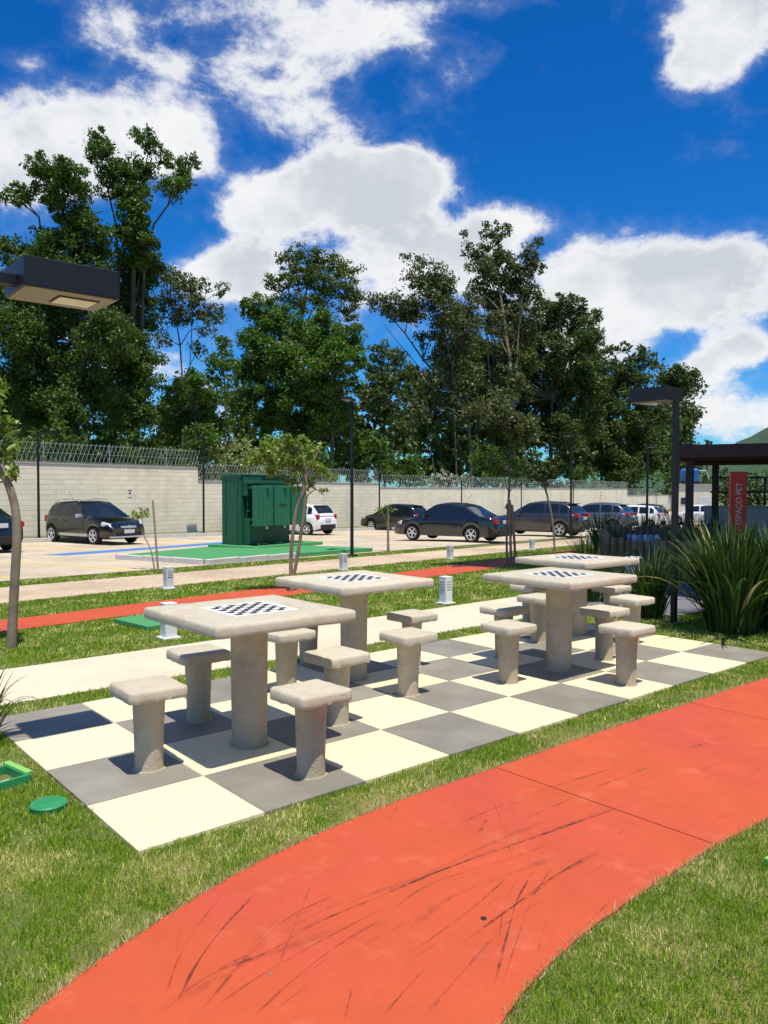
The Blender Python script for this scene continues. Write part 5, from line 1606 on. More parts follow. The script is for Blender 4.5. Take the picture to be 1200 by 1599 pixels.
WOOD_MASS = [[34.39, 71.67, 3.39, 1.94], [63.15, 60.1, 11.0, 1.71], [46.88, 60.29, 10.25, 1.33], [34.98, 69.87, 11.67, 2.07], [36.66, 78.25, 4.19, 2.05], [60.7, 60.63, 3.53, 2.09], [53.57, 64.35, 6.45, 1.9], [50.96, 68.63, 11.27, 1.87], [23.76, 92.2, 12.43, 1.68], [43.98, 74.63, 6.12, 1.74], [38.65, 66.09, 7.85, 1.97], [18.38, 85.06, 3.29, 1.44], [85.37, 59.26, 6.82, 2.27], [44.7, 63.34, 5.36, 1.98], [141.23, 74.49, 9.63, 3.89], [43.03, 74.93, 4.49, 1.96], [26.29, 90.46, 7.36, 1.73], [57.87, 58.67, 4.08, 1.43], [59.22, 61.86, 11.64, 2.03], [37.37, 76.43, 4.1, 1.7], [88.73, 63.42, 5.63, 2.74], [58.64, 58.17, 6.31, 1.85], [127.76, 68.45, 15.11, 3.24], [48.87, 66.38, 7.24, 1.61], [31.76, 83.99, 13.35, 2.22], [65.6, 60.62, 18.95, 2.25], [51.41, 68.3, 12.77, 1.99], [57.64, 61.33, 14.18, 1.46], [46.08, 65.12, 10.71, 2.08], [66.99, 56.01, 6.22, 1.81], [53.99, 59.34, 13.45, 2.17], [67.89, 56.16, 5.42, 2.09], [75.25, 58.41, 8.7, 1.75], [20.63, 95.46, 4.33, 1.71], [71.38, 58.99, 14.06, 2.33], [36.22, 71.7, 6.81, 1.75], [19.56, 86.45, 10.56, 2.08], [24.62, 78.82, 5.3, 2.07], [27.17, 78.87, 12.22, 2.07], [58.35, 56.7, 4.72, 1.48], [41.57, 78.81, 9.27, 1.63], [31.03, 73.78, 4.45, 2.07], [36.97, 77.46, 7.71, 2.19], [21.72, 82.69, 4.45, 1.89], [18.97, 85.08, 5.28, 1.48], [19.95, 86.74, 9.98, 2.15], [58.67, 64.37, 10.53, 1.63], [33.24, 85.05, 3.53, 2.08], [133.25, 72.82, 21.22, 3.38], [54.96, 53.37, 5.28, 1.46], [26.8, 84.31, 8.58, 1.84], [42.0, 75.92, 5.51, 2.11], [19.82, 85.2, 11.61, 1.52], [53.77, 62.82, 12.01, 1.7], [42.72, 76.99, 5.92, 1.64], [37.47, 69.82, 3.03, 1.35], [30.77, 83.73, 4.92, 2.23], [46.85, 63.66, 11.58, 1.93], [41.18, 69.53, 10.79, 1.74], [37.55, 68.72, 7.75, 1.34], [74.12, 58.08, 8.11, 1.68], [38.16, 80.15, 8.02, 1.88], [122.99, 67.61, 11.78, 3.02], [56.08, 62.27, 7.53, 1.45], [42.11, 64.78, 4.62, 1.35], [29.08, 80.71, 10.52, 1.63], [55.17, 57.24, 11.86, 1.9], [54.13, 67.11, 3.41, 1.7], [38.68, 74.19, 7.93, 1.7], [91.35, 61.94, 20.58, 1.92], [101.66, 66.39, 9.62, 2.13], [59.27, 53.07, 9.37, 2.01], [98.98, 65.77, 17.14, 2.83], [52.68, 57.9, 7.74, 1.38], [44.77, 63.62, 4.06, 1.7], [37.64, 81.56, 6.56, 2.26], [33.0, 70.51, 8.64, 1.69], [84.89, 58.34, 6.33, 2.12], [24.61, 91.98, 9.57, 1.71], [90.55, 63.32, 4.29, 2.03], [111.88, 68.38, 4.86, 2.11], [18.67, 90.83, 10.58, 1.74], [24.47, 88.14, 6.93, 1.95], [50.29, 66.62, 7.28, 1.48], [41.96, 64.58, 10.46, 1.9], [36.58, 71.84, 9.74, 1.81], [23.77, 79.31, 6.47, 2.04], [27.9, 83.25, 5.46, 1.75], [38.01, 78.21, 10.11, 1.89], [51.45, 64.72, 10.09, 1.55], [47.53, 66.63, 6.2, 1.88], [56.11, 66.1, 12.51, 2.08], [64.84, 56.58, 3.75, 1.74], [35.53, 73.1, 10.01, 1.6], [29.93, 77.65, 8.26, 1.64], [61.32, 60.29, 14.93, 2.15], [36.16, 70.42, 4.56, 1.4], [130.35, 68.91, 20.99, 3.49], [18.64, 91.31, 6.69, 1.58], [32.45, 76.93, 3.26, 1.56], [43.38, 66.13, 5.3, 1.41], [72.15, 55.78, 19.42, 1.52], [137.86, 73.14, 14.59, 3.25], [125.38, 68.85, 15.16, 3.16], [19.15, 94.21, 10.09, 1.93], [47.15, 65.1, 3.49, 1.97], [41.24, 69.69, 11.29, 1.53], [18.9, 84.46, 10.12, 1.67], [70.68, 60.44, 7.61, 1.86], [57.52, 55.78, 4.69, 2.11], [25.84, 90.23, 3.92, 2.32], [83.52, 59.99, 9.06, 2.42], [96.67, 63.59, 9.54, 2.92], [33.01, 71.05, 9.49, 1.97], [53.89, 56.42, 6.34, 1.48], [45.96, 64.9, 4.01, 1.7], [40.93, 65.54, 4.22, 1.99], [19.79, 93.6, 6.36, 1.84], [64.7, 54.76, 15.21, 1.73], [34.52, 77.96, 6.01, 1.95], [130.55, 71.58, 7.94, 3.7], [108.34, 64.81, 7.55, 2.63], [73.75, 60.99, 7.21, 2.31], [59.6, 57.96, 15.52, 1.57], [53.16, 53.76, 11.3, 2.03], [88.71, 59.24, 17.69, 2.58], [75.9, 61.02, 19.53, 2.43], [49.39, 57.53, 10.35, 1.35], [45.64, 69.69, 5.6, 1.6], [78.92, 60.34, 21.59, 1.81], [19.59, 94.48, 12.03, 1.63], [18.76, 88.01, 8.35, 1.82], [56.12, 65.2, 6.42, 1.76], [54.43, 56.39, 12.26, 1.41], [93.6, 63.57, 17.96, 2.81], [39.91, 68.57, 10.01, 1.73], [43.78, 74.85, 12.11, 2.01], [96.02, 63.93, 6.86, 2.8], [65.1, 59.31, 13.19, 2.3], [23.64, 81.18, 11.62, 1.68], [95.55, 64.62, 14.03, 2.29], [53.37, 63.38, 11.44, 1.64], [19.01, 91.23, 9.48, 2.13], [37.06, 79.62, 3.82, 1.58], [78.29, 62.04, 4.46, 2.35], [42.65, 72.48, 7.31, 1.93], [29.79, 81.53, 4.19, 1.45], [36.58, 74.84, 12.72, 1.45], [52.52, 66.99, 10.03, 2.12], [29.9, 82.12, 5.0, 1.63], [103.62, 64.17, 18.49, 2.65], [29.72, 87.17, 8.77, 1.76], [67.27, 60.79, 17.84, 2.41], [27.49, 80.27, 5.37, 1.38], [30.79, 79.56, 5.83, 1.81], [25.56, 82.63, 11.63, 1.78], [80.4, 58.87, 13.99, 2.54], [62.98, 58.82, 7.25, 1.88], [72.7, 60.93, 4.97, 2.07], [44.67, 61.73, 3.14, 1.59], [51.84, 64.05, 6.71, 1.54], [48.02, 63.85, 10.46, 1.51], [36.93, 73.35, 6.85, 1.5], [45.05, 64.9, 5.87, 1.56], [41.42, 63.79, 5.48, 1.81], [20.57, 83.84, 4.02, 1.98], [19.64, 85.81, 8.15, 1.96], [68.64, 55.03, 18.33, 2.11], [42.5, 67.9, 8.62, 1.65], [50.05, 58.07, 9.25, 1.68], [135.25, 72.37, 8.22, 3.73], [46.94, 71.15, 9.18, 1.53], [73.25, 59.36, 19.12, 2.05], [74.66, 59.93, 20.98, 2.38], [19.96, 85.84, 6.19, 1.94], [127.73, 69.71, 21.37, 2.96], [124.29, 67.26, 5.02, 2.4], [44.53, 72.98, 4.89, 1.92], [111.62, 67.81, 6.5, 2.88], [34.93, 80.01, 5.92, 2.22], [28.02, 80.22, 13.15, 1.56], [42.29, 72.32, 11.87, 1.77], [23.43, 82.78, 4.35, 2.06], [26.88, 87.95, 9.81, 1.89], [42.88, 64.5, 3.91, 1.99], [48.14, 63.17, 9.41, 1.58], [56.42, 58.79, 9.11, 1.93], [88.61, 60.31, 9.58, 2.45], [13.15, 63.48, 2.97, 1.19], [13.33, 63.39, 4.73, 1.19], [13.81, 63.02, 5.66, 1.19], [13.87, 62.92, 4.32, 1.19], [14.16, 62.63, 3.25, 1.19], [14.49, 62.46, 6.2, 1.19], [14.86, 62.08, 4.42, 1.19], [15.29, 61.66, 2.81, 1.19], [15.36, 61.68, 5.12, 1.19], [15.75, 61.35, 4.86, 1.19], [16.02, 61.14, 5.34, 1.19], [16.38, 60.74, 3.04, 1.19], [16.65, 60.54, 3.71, 1.19], [17.02, 60.31, 6.03, 1.19], [17.34, 60.05, 6.28, 1.19], [17.22, 60.1, 4.9, 1.19], [17.55, 59.86, 6.02, 1.19], [18.05, 59.45, 6.53, 1.19], [18.23, 59.27, 5.5, 1.19], [18.78, 58.85, 6.86, 1.19], [18.84, 58.73, 5.03, 1.19], [18.98, 58.63, 5.6, 1.19], [19.36, 58.31, 5.54, 1.19], [19.71, 57.98, 4.61, 1.19], [19.97, 57.78, 5.15, 1.19], [20.32, 57.48, 4.95, 1.19], [20.37, 57.4, 4.14, 1.19], [20.77, 57.03, 3.22, 1.19], [20.96, 56.93, 4.66, 1.19], [21.31, 56.61, 4.25, 1.19], [21.83, 56.17, 4.17, 1.19], [21.98, 55.99, 2.85, 1.19], [22.1, 55.88, 2.55, 1.19], [22.52, 55.59, 4.25, 1.19], [22.72, 55.52, 7.08, 1.19], [22.97, 55.22, 4.67, 1.19], [23.27, 54.92, 3.49, 1.19], [23.53, 54.72, 4.11, 1.19], [24.16, 54.19, 3.96, 1.19], [24.44, 53.92, 3.35, 1.19], [24.77, 53.78, 7.03, 1.19], [24.87, 53.65, 5.81, 1.19], [25.09, 53.39, 3.8, 1.19], [25.55, 53.09, 6.26, 1.19], [25.6, 53.07, 6.89, 1.19], [26.08, 52.54, 3.35, 1.19], [26.13, 52.61, 6.57, 1.19], [26.36, 52.27, 2.57, 1.19], [26.66, 52.09, 4.51, 1.19], [27.34, 51.58, 6.41, 1.19], [27.53, 51.39, 5.62, 1.19], [27.78, 51.15, 5.01, 1.19], [27.81, 51.06, 3.0, 1.19], [28.25, 50.67, 2.6, 1.19], [28.58, 50.39, 2.71, 1.19], [28.97, 50.22, 6.94, 1.19], [28.88, 50.13, 2.55, 1.19], [29.48, 49.66, 3.49, 1.19], [29.89, 49.39, 5.51, 1.19], [30.09, 49.17, 4.17, 1.19], [30.09, 49.18, 4.68, 1.19], [30.77, 48.61, 4.6, 1.19], [31.04, 48.47, 6.89, 1.19], [31.12, 48.32, 4.83, 1.19], [31.44, 47.99, 3.24, 1.19], [31.72, 47.8, 4.55, 1.19], [32.01, 47.54, 4.04, 1.19], [32.35, 47.3, 5.35, 1.19], [32.46, 47.12, 3.15, 1.19], [32.79, 46.87, 3.86, 1.19], [33.01, 46.63, 2.57, 1.19], [33.33, 46.46, 5.23, 1.19], [33.64, 46.12, 3.08, 1.19], [34.15, 45.8, 5.97, 1.19], [34.17, 45.69, 3.71, 1.19], [34.6, 45.43, 6.36, 1.19], [34.69, 45.26, 3.82, 1.19], [35.21, 44.8, 3.42, 1.19], [35.26, 44.81, 4.95, 1.19], [35.61, 44.58, 4.53, 1.19], [36.27, 44.73, 6.16, 1.2], [37.15, 44.9, 6.53, 1.21], [37.95, 45.05, 6.57, 1.22], [37.99, 45.01, 3.73, 1.22], [38.63, 45.17, 5.97, 1.23], [39.72, 45.35, 4.72, 1.25], [40.34, 45.45, 3.22, 1.26], [41.21, 45.68, 7.18, 1.27], [41.24, 45.66, 5.33, 1.28], [41.74, 45.72, 3.26, 1.28], [42.51, 45.87, 2.97, 1.3], [42.88, 45.98, 5.46, 1.3], [44.14, 46.2, 3.73, 1.32], [44.67, 46.3, 3.15, 1.33], [45.22, 46.46, 6.04, 1.34], [45.84, 46.6, 6.96, 1.35], [46.87, 46.76, 4.1, 1.36], [47.3, 46.87, 5.43, 1.37], [48.3, 47.04, 2.77, 1.39], [49.18, 47.23, 3.74, 1.4], [49.64, 47.32, 3.27, 1.41], [50.26, 47.52, 7.45, 1.42], [51.84, 47.82, 5.4, 1.44], [52.54, 47.96, 4.9, 1.45], [53.16, 48.09, 4.69, 1.46], [54.12, 48.3, 5.17, 1.48], [55.51, 48.63, 6.86, 1.5], [56.45, 48.79, 3.83, 1.52], [57.83, 49.17, 8.5, 1.54], [57.93, 49.18, 7.89, 1.54], [58.48, 49.27, 6.04, 1.55], [60.49, 49.75, 8.3, 1.58], [61.48, 49.9, 3.83, 1.6], [62.85, 50.21, 4.42, 1.62], [62.64, 50.17, 4.66, 1.62], [64.43, 50.62, 7.61, 1.64], [65.95, 50.96, 7.32, 1.67], [67.14, 51.17, 3.72, 1.69], [67.6, 51.36, 8.73, 1.7], [69.63, 51.83, 8.71, 1.73], [69.41, 51.7, 3.79, 1.73], [70.99, 52.13, 8.09, 1.75], [72.55, 52.44, 4.94, 1.78], [73.52, 52.72, 7.85, 1.79], [74.62, 52.98, 8.34, 1.81], [77.5, 53.61, 5.71, 1.86], [78.6, 53.84, 3.82, 1.88], [78.84, 53.97, 8.41, 1.88], [81.82, 54.68, 8.0, 1.93], [84.33, 55.29, 9.19, 1.97], [85.88, 55.6, 5.28, 2.0], [86.8, 55.8, 3.64, 2.01], [87.96, 56.16, 8.51, 2.03], [89.69, 56.53, 5.37, 2.06], [92.7, 57.27, 6.33, 2.11], [94.54, 57.72, 6.11, 2.14], [96.58, 58.29, 10.79, 2.17], [98.75, 58.77, 7.41, 2.21], [99.25, 58.95, 10.97, 2.21], [102.37, 59.71, 10.38, 2.27], [103.69, 59.99, 7.51, 2.29], [105.49, 60.49, 10.47, 2.32], [107.34, 60.93, 9.5, 2.35], [112.83, 62.32, 10.82, 2.44], [113.15, 62.42, 11.89, 2.44], [117.17, 63.34, 6.16, 2.51], [118.1, 63.56, 5.39, 2.53], [120.28, 64.22, 12.57, 2.56], [123.49, 64.93, 5.88, 2.62], [126.53, 65.71, 6.55, 2.67]]


# ================================================================ VEGETATION
def leaf_arrays(rs, centers, radii, counts, length, width, droop=0.0, up=0.35, flat=0.75):
    """rhombic leaves scattered around clump centres -> verts (4 per leaf)"""
    tot = int(np.sum(counts))
    idx = np.repeat(np.arange(len(centers)), counts)
    c = centers[idx]
    g = rs.normal(size=(tot, 3))
    g /= np.linalg.norm(g, axis=1)[:, None] + 1e-9
    rad = rs.random(tot) ** 0.45
    g[:, 2] *= flat
    p = c + g * (rad * radii[idx])[:, None]
    # long axis of the leaf
    d = rs.normal(size=(tot, 3))
    d[:, 2] -= droop * 1.6
    d += g * 0.5
    d /= np.linalg.norm(d, axis=1)[:, None] + 1e-9
    nrm = rs.normal(size=(tot, 3)) * 0.8
    nrm[:, 2] += up * 2
    nrm += g * 0.5
    q = np.cross(d, nrm)
    q /= np.linalg.norm(q, axis=1)[:, None] + 1e-9
    ln = length * rs.uniform(0.5, 1.45, tot)
    wd = width * rs.uniform(0.7, 1.3, tot)
    a = p - d * (ln / 2)[:, None]
    b = p + q * (wd / 2)[:, None]
    e = p + d * (ln / 2)[:, None]
    f = p - q * (wd / 2)[:, None]
    return np.stack([a, b, e, f], 1).reshape(-1, 3)


def crown(name, blobs, m, parent, seed, px_leaf, depth, cover=3.4, aspect=0.5, droop=0.0, clumpy=0.34, flat=0.75, nclump=None, origin=(0, 0, 0), grow=1.0):
    """blobs: x,y,z,r ; leaf size in 1/1214 of the viewing distance, so far crowns stay cheap"""
    rs = np.random.default_rng(seed)
    length = px_leaf * depth / 1214.0
    width = length * aspect
    cs, rd, ct = [], [], []
    for bl in blobs:
        x, y, z, r = bl[:4]
        r = r * grow
        n_leaves = cover * min(1.0, max(0.42, (r / depth * 1214) / 40.0)) * math.pi * r * r / (length * width * 0.5)
        k = nclump or max(10, int(14 + r / length * 2.0))
        for _ in range(k):
            v = rs.normal(size=3)
            v /= np.linalg.norm(v)
            v *= rs.random() ** 0.4
            v[2] *= 0.9
            cs.append((x + v[0] * r * 0.86, y + v[1] * r * 0.86, z + v[2] * r * 0.86))
            rr_ = r * clumpy * rs.uniform(0.6, 1.4)
            rd.append(rr_)
            ct.append(max(3, int(n_leaves / k * rs.uniform(0.5, 1.5))))
    cs = np.array(cs)
    V_ = leaf_arrays(rs, cs, np.array(rd), np.array(ct), length, width, droop, flat=flat)
    V_ = V_ - np.array(origin)
    me = np_mesh(name, V_, np.arange(len(V_)), 4)
    me.materials.append(MATS[m])
    o = link(bpy.data.objects.new(name, me), parent)
    return o, cs


def limbs(mb, trunks, blobs, rs, rmax, cs=None, twigs=0):
    """tapered limbs from the nearest lower trunk point to each leaf mass"""
    pts = [p for tr in trunks for p in tr[1:]]
    for bl in blobs:
        b = Vector(bl[:3])
        best = None
        for p in pts:
            q = Vector(p[:3])
            if q.z > b.z - 0.1 * bl[3]:
                pen = 3.0 + (q.z - b.z) * 2
            else:
                pen = 0
            d = (q - b).length + pen
            if best is None or d < best[0]:
                best = (d, q, p[3])
        _, q, pr = best
        r0 = min(pr * 0.55, rmax)
        mid = q.lerp(b, 0.5) + Vector((rs.uniform(-.1, .1), rs.uniform(-.1, .1), 0.16)) * (b - q).length
        mb.tube([q, q.lerp(mid, 0.6), mid, b], [r0, r0 * 0.8, r0 * 0.6, r0 * 0.25], 5, cap=False)
    if cs is not None and twigs:
        idx = list(range(len(cs)))
        rs.shuffle(idx)
        for i in idx[:twigs]:
            c = Vector(cs[i])
            bl = min(blobs, key=lambda e: (Vector(e[:3]) - c).length)
            b = Vector(bl[:3])
            r0 = rmax * 0.16
            mb.tube([b, b.lerp(c, 0.5) + Vector((0, 0, 0.05 * bl[3])), c], [r0, r0 * 0.7, r0 * 0.3], 3, cap=False)


def big_tree(name, lab, key, leaf, barkm, depth, seed, group, px_leaf=5.6, cover=3.4, aspect=0.5, droop=0.0, clumpy=0.34, flat=0.75, grow=1.1):
    trunks, blobs = TREES[key]
    rs = random.Random(seed)
    base = trunks[0][0]
    root = empty(name, base[:3])
    tag(root, lab, 'tree', group)
    off = Vector(base[:3])
    o, cs = crown('crown', blobs, leaf, root, seed, px_leaf, depth, cover * 1.75, aspect, droop, clumpy, flat, origin=base[:3], grow=grow)
    mb = MB()
    for tr in trunks:
        mb.tube([p[:3] for p in tr], [p[3] * 0.55 for p in tr], 8, cap=False)
    limbs(mb, trunks, blobs, rs, trunks[0][0][3] * 0.3, cs, twigs=int(len(cs) * 0.3))
    mb.v = [tuple(Vector(v) - off) for v in mb.v]
    mb.build('trunk', barkm, root, smooth=80)
    return root


WOOD = 'tall trees behind the wall'
big_tree('ivy_clad_tree', 'tallest left tree with climbers up its trunk and airy top', 'ivy_tall', 'leaf_ivy', 'bark_dark', 38, 11, WOOD, cover=3.6, clumpy=0.36)
big_tree('ivy_clad_tree', 'leafy tree mass at the left edge behind the lamp head', 'ivy_low', 'leaf_ivy', 'bark_dark', 36, 12, WOOD, cover=3.4, clumpy=0.36)
big_tree('slender_tree', 'thin open crowned tree with sky showing through, right of tallest tree', 'slender', 'leaf_gum', 'bark_dark', 47, 13, WOOD, grow=1.25, cover=2.0, px_leaf=5.5, clumpy=0.4)
big_tree('small_tree', 'small lime green tree with straight thin trunk', 'lime', 'leaf_bright', 'bark_pale', 44, 14, WOOD, cover=3.0)
big_tree('round_tree', 'low rounded green tree behind the fence left of the lime tree', 'round_green', 'leaf_bright', 'bark_dark', 42, 15, WOOD, cover=3.2)
big_tree('feathery_tree', 'tall tree with flat layered feathery crown in the middle left', 'feathery', 'leaf_feather', 'bark_dark', 56, 16, WOOD, cover=2.3, px_leaf=5.0, clumpy=0.42, flat=0.45)
big_tree('dense_tree', 'dense bright green tree below the feathery crown', 'dense_mid', 'leaf_bright', 'bark_dark', 50, 17, WOOD, cover=3.4)
big_tree('small_tree', 'small dark tree standing between dense green tree and leaning gum', 'small_dark', 'leaf_dark', 'bark_dark', 60, 18, WOOD, cover=2.8)
big_tree('leaning_gum_tree', 'gum tree leaning left with bare forked limbs', 'leaning', 'leaf_gum', 'bark_dark', 67, 19, WOOD, cover=2.6, px_leaf=5.5, droop=0.5, clumpy=0.44, grow=1.3)
big_tree('tall_gum_tree', 'tallest gum tree right of centre with clustered dark foliage', 'tall_gum', 'leaf_gum', 'bark', 75, 20, WOOD, cover=3.2, px_leaf=5.5, droop=0.4, clumpy=0.38, grow=1.22)
big_tree('broad_tree', 'broad dark green tree spreading behind the graphite wagon', 'broad_right', 'leaf_dark', 'bark_dark', 84, 21, WOOD, cover=2.7, px_leaf=5.4, droop=0.2, grow=1.2)
big_tree('round_tree', 'rounded dark tree with cloud like top left of the right lamp', 'right_round', 'leaf_dark', 'bark_dark', 101, 22, WOOD, cover=2.9, px_leaf=5.4, grow=1.25)

SHRUB_STYLE = dict(fern=('leaf_bright', 6.5, 3.2, 0.4, 0.6), weed=('leaf_bright', 5.5, 3.2, 0.35, 0.8), pale=('leaf_pale', 6.0, 3.4, 0.4, 0.8), bright=('leaf_bright', 6.5, 3.2, 0.5, 0.8), white=('leaf_white', 5.0, 2.6, 0.5, 0.8))
SHRUB_LABELS = ['spreading fern leaved shrub behind the fence, second from left', 'fern leaved shrub behind the fence above the left lamp post', 'green weeds behind the fence at the left edge',
                'low green weeds behind the fence above the dark hatchback', 'green weeds behind the fence near the wall step', 'pale grey green shrub spilling over the fence left of the transformer',
                'pale grey green shrub just behind the young two stemmed tree', 'bright green bushes behind the mid lamp post', 'green weeds behind the fence above the white hatchback',
                'bright green bushes behind fence above the sapling', 'white flowering shrub at the fence above the black sedan', 'bright green bushes behind the staked young tree',
                'green weeds at the fence above the graphite wagon', 'bright green bushes at the fence beyond the blue grey wagon']
for i, (kind, blobs) in enumerate(SHRUBS):
    m, pl_, cov, cl, fl = SHRUB_STYLE[kind]
    cx = sum(b[0] for b in blobs) / len(blobs)
    cy = sum(b[1] for b in blobs) / len(blobs)
    zg = gzf(cx, cy)
    root = empty('shrub', (cx, cy, zg))
    tag(root, SHRUB_LABELS[i], 'shrub', 'shrubs behind the wall')
    dpt = math.dist((cx, cy), CAM[:2])
    # foliage reaches the ground behind the wall
    ext = list(blobs) + [[b[0], b[1], max(zg + b[3] * 0.6, b[2] - b[3] * 1.5), b[3] * 1.1] for b in blobs]
    o, cs = crown('foliage', ext, m, root, 300 + i, pl_, dpt, cov, cl, 0.1, 0.4, fl, origin=(cx, cy, zg))
    mb = MB()
    rs = random.Random(i)
    for b in blobs:
        mb.tube([(rs.uniform(-.3, .3), rs.uniform(-.3, .3), 0), (b[0] - cx, b[1] - cy, (b[2] - zg) * 0.6), (b[0] - cx, b[1] - cy, b[2] - zg)], [0.04, 0.025, 0.01], 4, cap=False)
    mb.build('stems', 'bark_dark', root)

FAR_LABELS = ['pale green distant tree right behind the right lamp post', 'distant tree beyond the blue water tank', 'distant tree under the pergola beam, left of the red sign',
              'distant tree under the pergola beam behind the red sign', 'distant tree at the right edge under the pergola beam', 'small dark tree silhouetted on the hill slope']
for i, blobs in enumerate(FAR_TREES):
    cx, cy = blobs[0][0], blobs[0][1]
    zg = gzf(cx, cy)
    root = empty('distant_tree', (cx, cy, zg))
    tag(root, FAR_LABELS[i], 'tree', 'distant trees on the right')
    dpt = math.dist((cx, cy), CAM[:2])
    low = [[b[0], b[1], max(zg + 1, b[2] - b[3] * 1.5), b[3] * 1.1] for b in blobs] if i != 5 else []
    o, cs = crown('crown', list(blobs) + low, 'leaf_far', root, 500 + i, 5.0, dpt, 3.0, 0.6, 0.1, 0.36, 0.8, origin=(cx, cy, zg))
    MB().tube([(0, 0, 0), (0, 0, blobs[0][2] - zg)], [0.3, 0.12], 6, cap=False).build('trunk', 'bark_dark', root)

# ---- the wood behind, one dark mass seen between the trunks
def woodland():
    o, cs = crown('woodland', WOOD_MASS, 'leaf_dark', None, 900, 8.5, 90.0, 5.0, 0.6, 0.1, 0.45, 0.8)
    tag(o, 'dense dark wood filling the background behind the wall trees', 'woodland', kind='stuff')


woodland()

# ---- young planted trees
YLAB = [('young_tree', 'young tree with curved grey trunk at the left edge of the lawn', 34, 0.10, 0.4, 4.2, 'leaf_young'),
        ('young_tree', 'young two stemmed tree in front of the transformer with glossy crown', 34, 0.075, 0.42, 4.2, 'leaf_young'),
        ('young_tree', 'staked slim young tree behind the right front table', 34, 0.085, 0.36, 2.2, 'leaf_bright'),
        ('young_tree', 'dark crowned young tree leaning before the graphite wagon', 34, 0.11, 0.45, 3.4, 'leaf_dark'),
        ('sapling', 'tiny sapling beside the mid lamp post before the sedan', 34, 0.10, 0.4, 2.4, 'leaf_young'),
        ('sapling', 'tiny sapling tied to a stake beside the paved walk', 34, 0.10, 0.4, 2.6, 'leaf_young')]
for i, ((trunks, blobs), (nm, lab, _, ll, asp, cov, leaf)) in enumerate(zip(YOUNG, YLAB)):
    b0 = trunks[0][0]
    zg = gzf(b0[0], b0[1])
    root = empty(nm, (b0[0], b0[1], zg))
    tag(root, lab, 'tree', 'young planted trees')
    org = (b0[0], b0[1], zg)
    o, cs = crown('crown', blobs, leaf, root, 700 + i, ll * 1214 / 10.0, 10.0, cov * 0.85, asp, 0.25, 0.5, 0.8, nclump=9, origin=org)
    mb = MB()
    for k, tr in enumerate(trunks):
        tr = [list(p) for p in tr]
        if k == 0:
            tr[0][2] = zg - 0.05
        P_ = [Vector(p[:3]) - Vector(org) for p in tr]
        # resample smoothly
        q = catmull([tuple(v) + (p[3],) for v, p in zip(P_, tr)], 4)
        mb.tube([v[:3] for v in q], [max(0.004, v[3]) for v in q], 10, cap=True)
    mb2 = MB()
    limbs(mb2, [[(p[0], p[1], p[2], p[3]) for p in tr] for tr in trunks], blobs, random.Random(i), trunks[0][0][3] * 0.4, cs, twigs=40)
    mb.add([tuple(Vector(v) - Vector(org)) for v in mb2.v], mb2.f)
    mb.build('trunk', 'bark', root, smooth=60)
    if i in (2,):
        for dx, dy, h in ((0.06, -0.05, 1.35), (0.13, -0.12, 1.25)):
            MB().tube([(dx, dy, -0.05), (dx * 0.5, dy * 0.5, h)], 0.026, 8).build('stake', 'stake', root)
    if i in (5,):
        MB().tube([(0.05, -0.04, -0.05), (-0.03, 0.03, 1.45)], 0.022, 8).build('stake', 'stake', root)
    if i in (4,):
        MB().tube([(0.03, -0.02, -0.05), (0.0, 0.0, 1.35)], 0.02, 8).build('stake', 'stake', root)


# ---- strap leaved clumps
def strap_plant(name, lab, base, h, n, spread, seed, group, width=0.028, m='strap_leaf', arch=0.36):
    rs = np.random.default_rng(seed)
    x, y = base
    zg = gzf(x, y)
    root = empty(name, (x, y, zg))
    tag(root, lab, 'plant', group)
    vs_, fs = [], []
    for k in range(n):
        a = rs.uniform(0, 2 * math.pi)
        rb = spread * 0.28 * math.sqrt(rs.random())
        bx_, by_ = rb * math.cos(a), rb * math.sin(a)
        a2 = a + rs.normal() * 0.5
        lean = abs(rs.normal()) * 0.38 + 0.04
        ln = h * rs.uniform(0.72, 1.18)
        bend = arch * rs.uniform(0.15, 1.5) * (1.6 if rs.random() < 0.16 else 1.0)
        seg = 7
        px_, pz_ = 0.0, 0.0
        ang = lean * 0.5
        o = len(vs_)
        ww = width * rs.uniform(0.7, 1.2)
        tw = a2 + math.pi / 2 + rs.uniform(-0.5, 0.5)
        for i in range(seg + 1):
            u = i / seg
            wd = ww * (0.55 + 0.6 * u) if u < 0.45 else ww * 0.82 * max(0.03, (1 - (u - 0.45) / 0.55) ** 0.75)
            cx_, cy_ = bx_ + px_ * math.cos(a2), by_ + px_ * math.sin(a2)
            fold = wd * 0.22
            vs_ += [(cx_ - wd / 2 * math.cos(tw), cy_ - wd / 2 * math.sin(tw), pz_ + fold), (cx_, cy_, pz_), (cx_ + wd / 2 * math.cos(tw), cy_ + wd / 2 * math.sin(tw), pz_ + fold)]
            ang = lean * 0.5 + bend * u ** 2 * 1.6 + lean * u
            px_ += ln / seg * math.sin(ang)
            pz_ += ln / seg * math.cos(ang)
        for i in range(seg):
            a_ = o + i * 3
            fs += [(a_, a_ + 1, a_ + 4, a_ + 3), (a_ + 1, a_ + 2, a_ + 5, a_ + 4)]
    mb = MB()
    mb.add(vs_, fs)
    tag(mb.build('foliage', m, root, smooth=180), kind='stuff')
    return root


